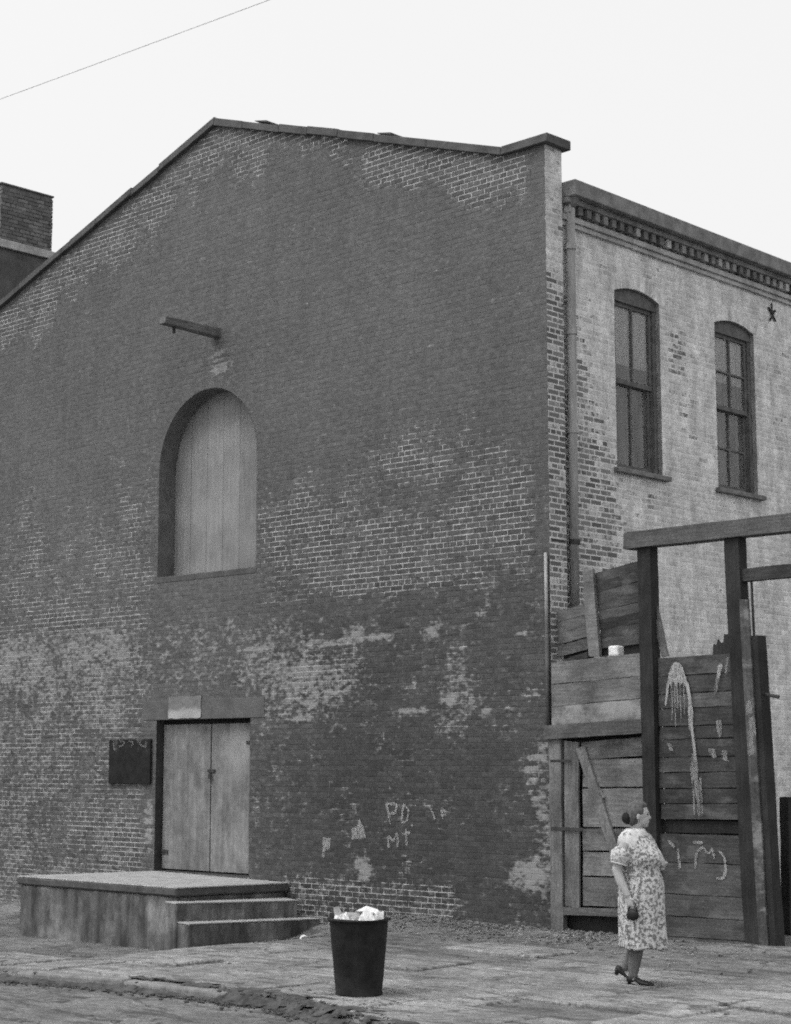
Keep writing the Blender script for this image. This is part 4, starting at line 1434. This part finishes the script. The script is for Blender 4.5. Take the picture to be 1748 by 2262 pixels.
# ------------------------------------------------------------------ rubble and muck on the ground
def stones(name, pts, mat, rmin, rmax, flat=.6, **kw):
    parts = []
    bm = bmesh.new()
    bmesh.ops.create_icosphere(bm, subdivisions=1, radius=1.0)
    bm.verts.index_update()
    base = [tuple(v.co) for v in bm.verts]
    bf = [tuple(v.index for v in f.verts) for f in bm.faces]
    bm.free()
    for (x, y, z) in pts:
        r = rmin + (rmax - rmin) * random.random() ** 2.2
        a = random.uniform(0, 6.3); ca, sa = math.cos(a), math.sin(a)
        ex = random.uniform(.7, 1.4)
        V = []
        for (u, v, w) in base:
            k = r * random.uniform(.75, 1.2)
            u *= ex
            V.append((x + (u * ca - v * sa) * k, y + (u * sa + v * ca) * k, z + w * k * flat))
        parts.append((V, bf))
    V, F = join(parts)
    return linkmesh(name, V, F, mat, None, kind='stuff', center=False, **kw)


P_ = []
for _ in range(1500):
    x = random.uniform(-4.0, 1.2); y = -abs(random.gauss(0, .55)) - .05
    if x < -3.2 and y > -2.6: continue
    P_.append((x, y, float(zg(x, y)) + .01))
for _ in range(420):
    x = random.gauss(.6, .9); y = random.gauss(-.75, .45)
    if y > -.12: y = -.2
    P_.append((x, y, float(zg(x, y)) + .01))
for _ in range(260):
    x = random.uniform(-4.2, -1.2); y = random.gauss(-2.75, .22) + max(0, (x + 3.2) * .6)
    P_.append((x, y, float(zg(x, y)) + .01))
for _ in range(300):
    x = random.uniform(-9, 7); y = random.uniform(-6.8, -1)
    if -7.2 < x < -3.2 and y > -2.6: continue
    P_.append((x, y, float(zg(x, y)) + .008))
stones('rubble', P_, M_RUBBLE, .005, .028, label='crumbled brick and stone scattered along the foot of the wall', cat='rubble')
P_ = []
for _ in range(420):
    x = random.gauss(.7, .7); y = -.25 - abs(random.gauss(.35, .35))
    P_.append((x, y, float(zg(x, y)) + .010))
for _ in range(260):
    x = random.uniform(-3.2, 3.5); y = random.uniform(-2.3, -.2)
    P_.append((x, y, float(zg(x, y)) + .010))
stones('plaster_crumbs', P_, M_GREYPAPER, .005, .020, .4, label='pale plaster crumbs littering the dirt before the fence door', cat='rubble')
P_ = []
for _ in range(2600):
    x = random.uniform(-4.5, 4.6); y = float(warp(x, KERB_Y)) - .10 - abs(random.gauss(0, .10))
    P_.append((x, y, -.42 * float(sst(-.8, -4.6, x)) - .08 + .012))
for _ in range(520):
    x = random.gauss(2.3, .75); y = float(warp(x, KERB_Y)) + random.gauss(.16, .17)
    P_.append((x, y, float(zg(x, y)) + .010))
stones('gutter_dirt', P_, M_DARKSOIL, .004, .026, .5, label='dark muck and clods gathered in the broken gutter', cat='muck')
# silt banked against the kerb, its dark colour also carrying the kerb face's shade
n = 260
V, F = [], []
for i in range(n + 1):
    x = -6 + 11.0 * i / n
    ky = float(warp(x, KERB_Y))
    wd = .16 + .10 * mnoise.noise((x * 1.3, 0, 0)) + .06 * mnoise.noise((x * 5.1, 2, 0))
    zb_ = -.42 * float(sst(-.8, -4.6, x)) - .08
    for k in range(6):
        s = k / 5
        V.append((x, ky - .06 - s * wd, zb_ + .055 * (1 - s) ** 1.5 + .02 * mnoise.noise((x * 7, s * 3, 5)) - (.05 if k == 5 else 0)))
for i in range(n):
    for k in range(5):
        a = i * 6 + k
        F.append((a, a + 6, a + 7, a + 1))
linkmesh('gutter_silt_shade', V, F, M_DARKSOIL, None, kind='stuff', smooth=True, label='bank of silt along the foot of the kerb, darkened for the kerb shade', cat='silt')

# ragged spread of dirt over the broken end of the kerb
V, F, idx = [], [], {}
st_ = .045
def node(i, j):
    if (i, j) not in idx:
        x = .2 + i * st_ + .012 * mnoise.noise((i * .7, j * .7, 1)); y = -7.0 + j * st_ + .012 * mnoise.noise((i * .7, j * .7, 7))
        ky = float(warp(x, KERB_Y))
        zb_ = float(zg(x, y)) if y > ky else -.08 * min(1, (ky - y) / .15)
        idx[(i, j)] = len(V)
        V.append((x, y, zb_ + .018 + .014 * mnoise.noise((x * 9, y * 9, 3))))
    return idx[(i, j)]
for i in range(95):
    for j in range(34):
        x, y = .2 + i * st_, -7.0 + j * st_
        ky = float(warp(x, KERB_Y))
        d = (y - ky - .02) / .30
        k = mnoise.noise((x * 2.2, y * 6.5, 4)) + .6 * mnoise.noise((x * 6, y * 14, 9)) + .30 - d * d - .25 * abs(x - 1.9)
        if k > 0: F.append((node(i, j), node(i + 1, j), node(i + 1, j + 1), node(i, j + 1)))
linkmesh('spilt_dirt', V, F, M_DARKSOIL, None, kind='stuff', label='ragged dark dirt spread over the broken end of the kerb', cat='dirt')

# ------------------------------------------------------------------ overhead wire
a = CAM + (fwd + 0 * fwd) * 0
def view_dir(px, py):
    right = Vector((math.cos(YAW), math.sin(YAW), 0)); up = right.cross(fwd)
    return fwd + right * ((px - 874) / 3900.0) - up * ((py - 1131) / 3900.0)


WA = CAM + view_dir(0, 217) * 26.0
WB = CAM + view_dir(585, 0) * 21.0
d = (WB - WA)
P0, P1 = WA - d * 2.6, WA + d * 4.0
pts = []
for i in range(41):
    s = i / 40
    p = P0.lerp(P1, s); q = (s - .5) * 2
    p = p + Vector((0, 0, .12 * (q * q - 1) + .10))
    pts.append(p)
V, F = tube(pts, [.0050] * 41, 6)
linkmesh('overhead_wire', V, F, M_WIRE, None, label='single thin wire crossing the white sky above the roof', cat='wire')

# ------------------------------------------------------------------ person
t_ = NT('skin'); n_ = t_.noise(30, 3, .6)
M_SKIN = t_.done(t_.mul(t_.ramp(n_, .2, .8, .9, 1.1), .40), .6, n_, .001)
t_ = NT('printed_dress'); v_ = t_.noise(36, 3, .6); w_ = t_.noise(90, 3, .6, off=(2, 5, 1))
M_DRESS = t_.done(t_.mix(t_.ramp(t_.add(t_.mul(v_, .7), t_.mul(w_, .3)), .46, .56), .56, .15), .9, w_, .002)
M_COLLAR = plain('white_collar', .55, .08, 9, bump=.002)
t_ = NT('hair'); g_ = t_.noise(40, 4, .6, sc=(1, 1, .3))
M_HAIR = t_.done(t_.mul(t_.ramp(g_, .3, .7, .6, 1.4), .095), .7, g_, .003)
M_BUN = plain('dark_bun', .016, .4, 30)
M_SHOE = plain('black_leather', .014, .3, 12, rough=.5)
M_STOCK = plain('dark_stocking', .13, .2, 12)
M_EYE = plain('eye', .03, .1, 5, rough=.3)

person = thing('person', (3.70, -3.56, 0), 'person in a pale printed dress with white collar and dark shoes, facing the gateway', 'person')
person.rotation_euler = (0, 0, R(10))
person.scale = (.945, .945, .945)


def local(name, geo, mat, par=person, smooth=True, remesh=0.0, smoothn=0):
    V, F = geo
    me = bpy.data.meshes.new(name)
    me.from_pydata([tuple(v) for v in V], [], [tuple(f) for f in F])
    me.materials.append(mat)
    me.polygons.foreach_set('use_smooth', [smooth] * len(me.polygons))
    o = bpy.data.objects.new(name, me)
    COL.objects.link(o)
    o.parent = par
    if remesh:
        m = o.modifiers.new('skin', 'REMESH'); m.mode = 'VOXEL'; m.voxel_size = remesh; m.use_smooth_shade = True
    if smoothn:
        m = o.modifiers.new('relax', 'SMOOTH'); m.iterations = smoothn; m.factor = .5
    return o


HEAD = Vector((.035, 0, 1.495))
HT = R(30)          # head turned to her left
def hp(x, y, z):
    return (HEAD.x + x * math.cos(HT) - y * math.sin(HT), HEAD.y + x * math.sin(HT) + y * math.cos(HT), HEAD.z + z)


def hell(c, r, **k):
    V, F = ellipsoid((0, 0, 0), r, **k)
    return [hp(c[0] + x, c[1] + y, c[2] + z) for x, y, z in V], F


def hand(wrist, fdir, pdir, curl, thumb_side):
    """palm plus four fingers and a thumb; fdir along fingers, pdir palm normal"""
    w = Vector(wrist); f = Vector(fdir).normalized(); p = Vector(pdir); p = (p - f * p.dot(f)).normalized(); s = f.cross(p) * thumb_side
    out = [tube([w - f * .01, w + f * .03, w + f * .065, w + f * .085], [(.022, .018), (.034, .018), (.038, .017), (.034, .014)], 10)]
    for i, L in enumerate((.062, .07, .065, .05)):
        b = w + f * .078 + s * (.027 - .018 * i)
        q = [b - f * .02]; dirv = f.copy(); ang = 0
        pt = b
        for k in range(3):
            ang += curl * (.7 + .15 * k)
            dv = f * math.cos(ang) + p * math.sin(ang)
            q.append(pt); pt = pt + dv * L * (.42, .32, .26)[k]
        q.append(pt)
        out.append(tube(q, [.0085, .009, .0088, .008, .006], 8))
    b = w + f * .025 + s * .026
    out.append(tube([b - s * .01, b + s * .018 + f * .012, b + s * .03 + f * .038 + p * .012, b + s * .026 + f * .058 + p * .026], [.011, .0115, .010, .007], 8))
    return out


parts = []
parts.append(tube([(-.01, 0, .74), (0, 0, .86), (.02, 0, .98), (.03, 0, 1.12), (.01, 0, 1.24), (0, 0, 1.31), (.0, 0, 1.35)],
                  [(.13, .15), (.15, .165), (.15, .16), (.15, .165), (.12, .165), (.085, .12), (.06, .065)], 16))
parts.append(tube([(0, 0, 1.30), (.01, 0, 1.36), (.025, 0, 1.42)], [.062, .056, .056], 12))
parts.append(hell((0, 0, .012), (.092, .075, .102)))            # skull
parts.append(hell((.035, 0, -.045), (.06, .058, .066)))         # jaw and cheeks
parts.append(hell((.062, 0, -.088), (.026, .028, .022)))        # chin
parts.append(hell((.094, 0, -.022), (.022, .013, .018), nu=10, nv=7))   # nose tip
parts.append(hell((.086, 0, .004), (.014, .010, .030), nu=10, nv=7))    # bridge
parts.append(hell((.083, 0, .028), (.012, .042, .010), nu=10, nv=7))    # brow
parts.append(hell((.088, 0, -.055), (.010, .020, .006), nu=10, nv=7))   # upper lip
parts.append(hell((.086, 0, -.066), (.010, .018, .006), nu=10, nv=7))   # lower lip
for s in (-1, 1):
    parts.append(hell((-.005, s * .076, -.012), (.018, .010, .030), nu=10, nv=7))
# right arm hangs with the elbow back and the hand forward, left arm folded over the front
rw = (.045, -.255, .795)
parts.append(tube([(0, -.13, 1.27), (-.01, -.19, 1.245), (-.045, -.225, 1.13), (-.065, -.245, 1.015), (-.02, -.255, .91), rw], [.05, .050, .048, .046, .041, .028], 12))
parts += hand(rw, (.25, 0, -1), (.2, 1, 0), .55, 1)
lw = (.215, .13, 1.06)
parts.append(tube([(0, .13, 1.27), (0, .19, 1.245), (.02, .235, 1.13), (.05, .255, 1.02), (.14, .20, 1.035), lw], [.05, .050, .048, .046, .041, .028], 12))
parts += hand(lw, (.45, -1, .25), (-1, -.3, 0), .25, 1)
# legs and feet
parts.append(tube([(0, -.085, .80), (.02, -.085, .62), (.045, -.085, .43), (.03, -.085, .32), (.01, -.085, .20), (-.005, -.085, .095), (.01, -.085, .06)], [.095, .085, .062, .060, .050, .036, .034], 12))
parts.append(tube([(-.03, -.085, .065), (.04, -.085, .045), (.10, -.085, .03)], [.032, .034, .022], 10))
parts.append(tube([(0, .085, .80), (.01, .085, .62), (-.01, .085, .43), (-.06, .085, .33), (-.11, .085, .22), (-.155, .085, .14), (-.145, .085, .11)], [.095, .085, .062, .060, .050, .036, .034], 12))
parts.append(tube([(-.17, .085, .11), (-.11, .085, .07), (-.05, .085, .03)], [.032, .034, .022], 10))
body = local('body', join(parts), M_SKIN, remesh=.0055, smoothn=3)
for s in (-1, 1):
    local('eye', hell((.078, s * .030, .006), (.012, .012, .008), nu=10, nv=7), M_EYE)

# hair combed back, low bun
hair = local('hair', join([hell((-.018, 0, .028), (.094, .085, .100)), hell((-.045, 0, -.02), (.068, .078, .082)), hell((.03, 0, .085), (.050, .060, .036))]), M_HAIR, remesh=.006, smoothn=3)
local('hair_bun', hell((-.10, -.012, -.028), (.050, .058, .054)), M_BUN, hair)

# dress: one skirted shell with folds
rings = [  # z, front-back radius, side radius, forward shift
    (1.365, .075, .085, .005), (1.335, .088, .125, .0), (1.30, .110, .178, .0), (1.255, .140, .200, .010), (1.20, .168, .200, .026), (1.14, .192, .197, .052),
    (1.09, .197, .194, .058), (1.045, .176, .186, .034), (1.015, .166, .182, .024), (.95, .186, .194, .034), (.87, .196, .206, .030), (.75, .198, .212, .018),
    (.60, .196, .214, .008), (.45, .198, .216, .004), (.33, .204, .220, .004)]
seg = 72
V, F = [], []
for z, a, b, sh in rings:
    fold = .016 * max(0, min(1, (1.0 - z) / .6))
    for k in range(seg):
        th = 2 * math.pi * k / seg
        w = 1 + (fold / .2) * (.6 * math.sin(9 * th + 1.5 * z) + .5 * math.sin(14 * th + 2))
        if z < .62:        # walking: a deep fold opens between the knees
            dth = (th - R(-28) + math.pi) % (2 * math.pi) - math.pi
            w -= .16 * math.exp(-(dth / .13) ** 2) * (.62 - z) / .3
        V.append((sh + max(0, 1.15 - z) * .085 + a * w * math.cos(th), b * w * math.sin(th), z + (.010 * math.sin(5 * th) if z < .4 else 0)))
for i in range(len(rings) - 1):
    for k in range(seg):
        p, q = i * seg + k, i * seg + (k + 1) % seg
        F.append((p, q, q + seg, p + seg))
dressgeo = [(V, F)]
for s in (-1, 1):
    el = [(-.005, s * .10, 1.285), (-.012, s * .165, 1.265), (-.022, s * .215, 1.20), (-.038, s * .232, 1.13), (-.046, s * .236, 1.085)] if s < 0 else [(-.005, .10, 1.285), (0, .165, 1.265), (.008, .215, 1.20), (.018, .238, 1.13), (.026, .243, 1.085)]
    sl = tube(el, [.070, .088, .094, .088, .074], 18)
    dressgeo.append((sl[0], sl[1][:-2]))
dress = local('dress', join(dressgeo), M_DRESS)
m = dress.modifiers.new('cloth', 'SOLIDIFY'); m.thickness = .006
m = dress.modifiers.new('round', 'SUBSURF'); m.levels = 1; m.render_levels = 1

# wide white collar lying on shoulders and chest
crings = [(1.375, .066, .076, .008), (1.35, .084, .104, .004), (1.318, .104, .160, .003), (1.275, .136, .184, .010), (1.23, .160, .188, .022), (1.185, .182, .190, .036)]
V, F = [], []
for i, (z, a, b, sh) in enumerate(crings):
    for k in range(seg):
        th = 2 * math.pi * k / seg
        drop = (.075 * max(0, math.cos(th)) - .05 * max(0, -math.cos(th)) - .045 * abs(math.sin(th)) ** 4) * (i / 5)
        V.append((sh + (a + .008) * math.cos(th), (b + .006) * math.sin(th), z - drop + .006 * math.sin(8 * th) * (i / 5)))
for i in range(len(crings) - 1):
    for k in range(seg):
        p, q = i * seg + k, i * seg + (k + 1) % seg
        F.append((p, q, q + seg, p + seg))
col = local('collar', (V, F), M_COLLAR, dress)
m = col.modifiers.new('cloth', 'SOLIDIFY'); m.thickness = .004
# pale sleeve hems
for s, c, d in ((-1, (-.046, -.236, 1.085), (-.05, -.239, 1.068)), (1, (.026, .243, 1.085), (.029, .246, 1.068))):
    V, F = tube([c, d], [.078, .076], 18)
    local('sleeve_hem', (V, F), M_COLLAR, dress)
# stockings and shoes
local('stocking', tube([(.04, -.085, .40), (.03, -.085, .32), (.01, -.085, .20), (-.005, -.085, .10), (.005, -.085, .075)], [.066, .064, .054, .041, .040], 14), M_STOCK)
local('stocking', tube([(-.025, .085, .40), (-.06, .085, .33), (-.11, .085, .22), (-.155, .085, .145), (-.147, .085, .115)], [.066, .064, .054, .041, .040], 14), M_STOCK)


def shoe(ox, oy, pitch, lift):
    def tr(p):
        x, y, z = p
        c, s = math.cos(pitch), math.sin(pitch)
        xr = x - .14
        return (ox + .14 + xr * c + z * s, oy + y, lift + z * c - xr * s)
    g = [tube([(-.055, 0, .062), (-.02, 0, .060), (.04, 0, .050), (.10, 0, .036), (.16, 0, .030), (.195, 0, .026)], [(.026, .026), (.036, .032), (.034, .026), (.042, .024), (.040, .022), (.018, .014)], 14),
         tube([(-.03, 0, .05), (-.035, 0, .022), (-.033, 0, .0)], [.026, .020, .019], 10),
         tube([(.03, 0, .075), (.055, 0, .060), (.08, 0, .05)], [(.034, .012), (.036, .012), (.034, .010)], 10)]
    V, F = join(g)
    return [tr(p) for p in V], F


local('shoe', shoe(-.005, -.085, 0, .004), M_SHOE, remesh=.005, smoothn=2)
local('shoe', shoe(-.235, .085, R(22), .006), M_SHOE, remesh=.005, smoothn=2)

# purse held in the right hand
pu = Vector((3.70, -3.56, 0)) + Matrix.Rotation(R(10), 3, 'Z') @ Vector((.085, -.255, .60)) * .945
V, F = [], []
g = [ellipsoid((0, 0, .035), (.058, .024, .046), 18, 11), tube([(-.042, 0, .062), (-.03, 0, .098), (0, 0, .112), (.03, 0, .098), (.042, 0, .062)], [.006] * 5, 8)]
V, F = join(g)
Rm = Matrix.Rotation(R(10), 3, 'Z')
V = [tuple(pu + Rm @ Vector(v)) for v in V]
linkmesh('purse', V, F, M_SHOE, None, smooth=True, label='small dark purse held in the hand of the person', cat='purse')
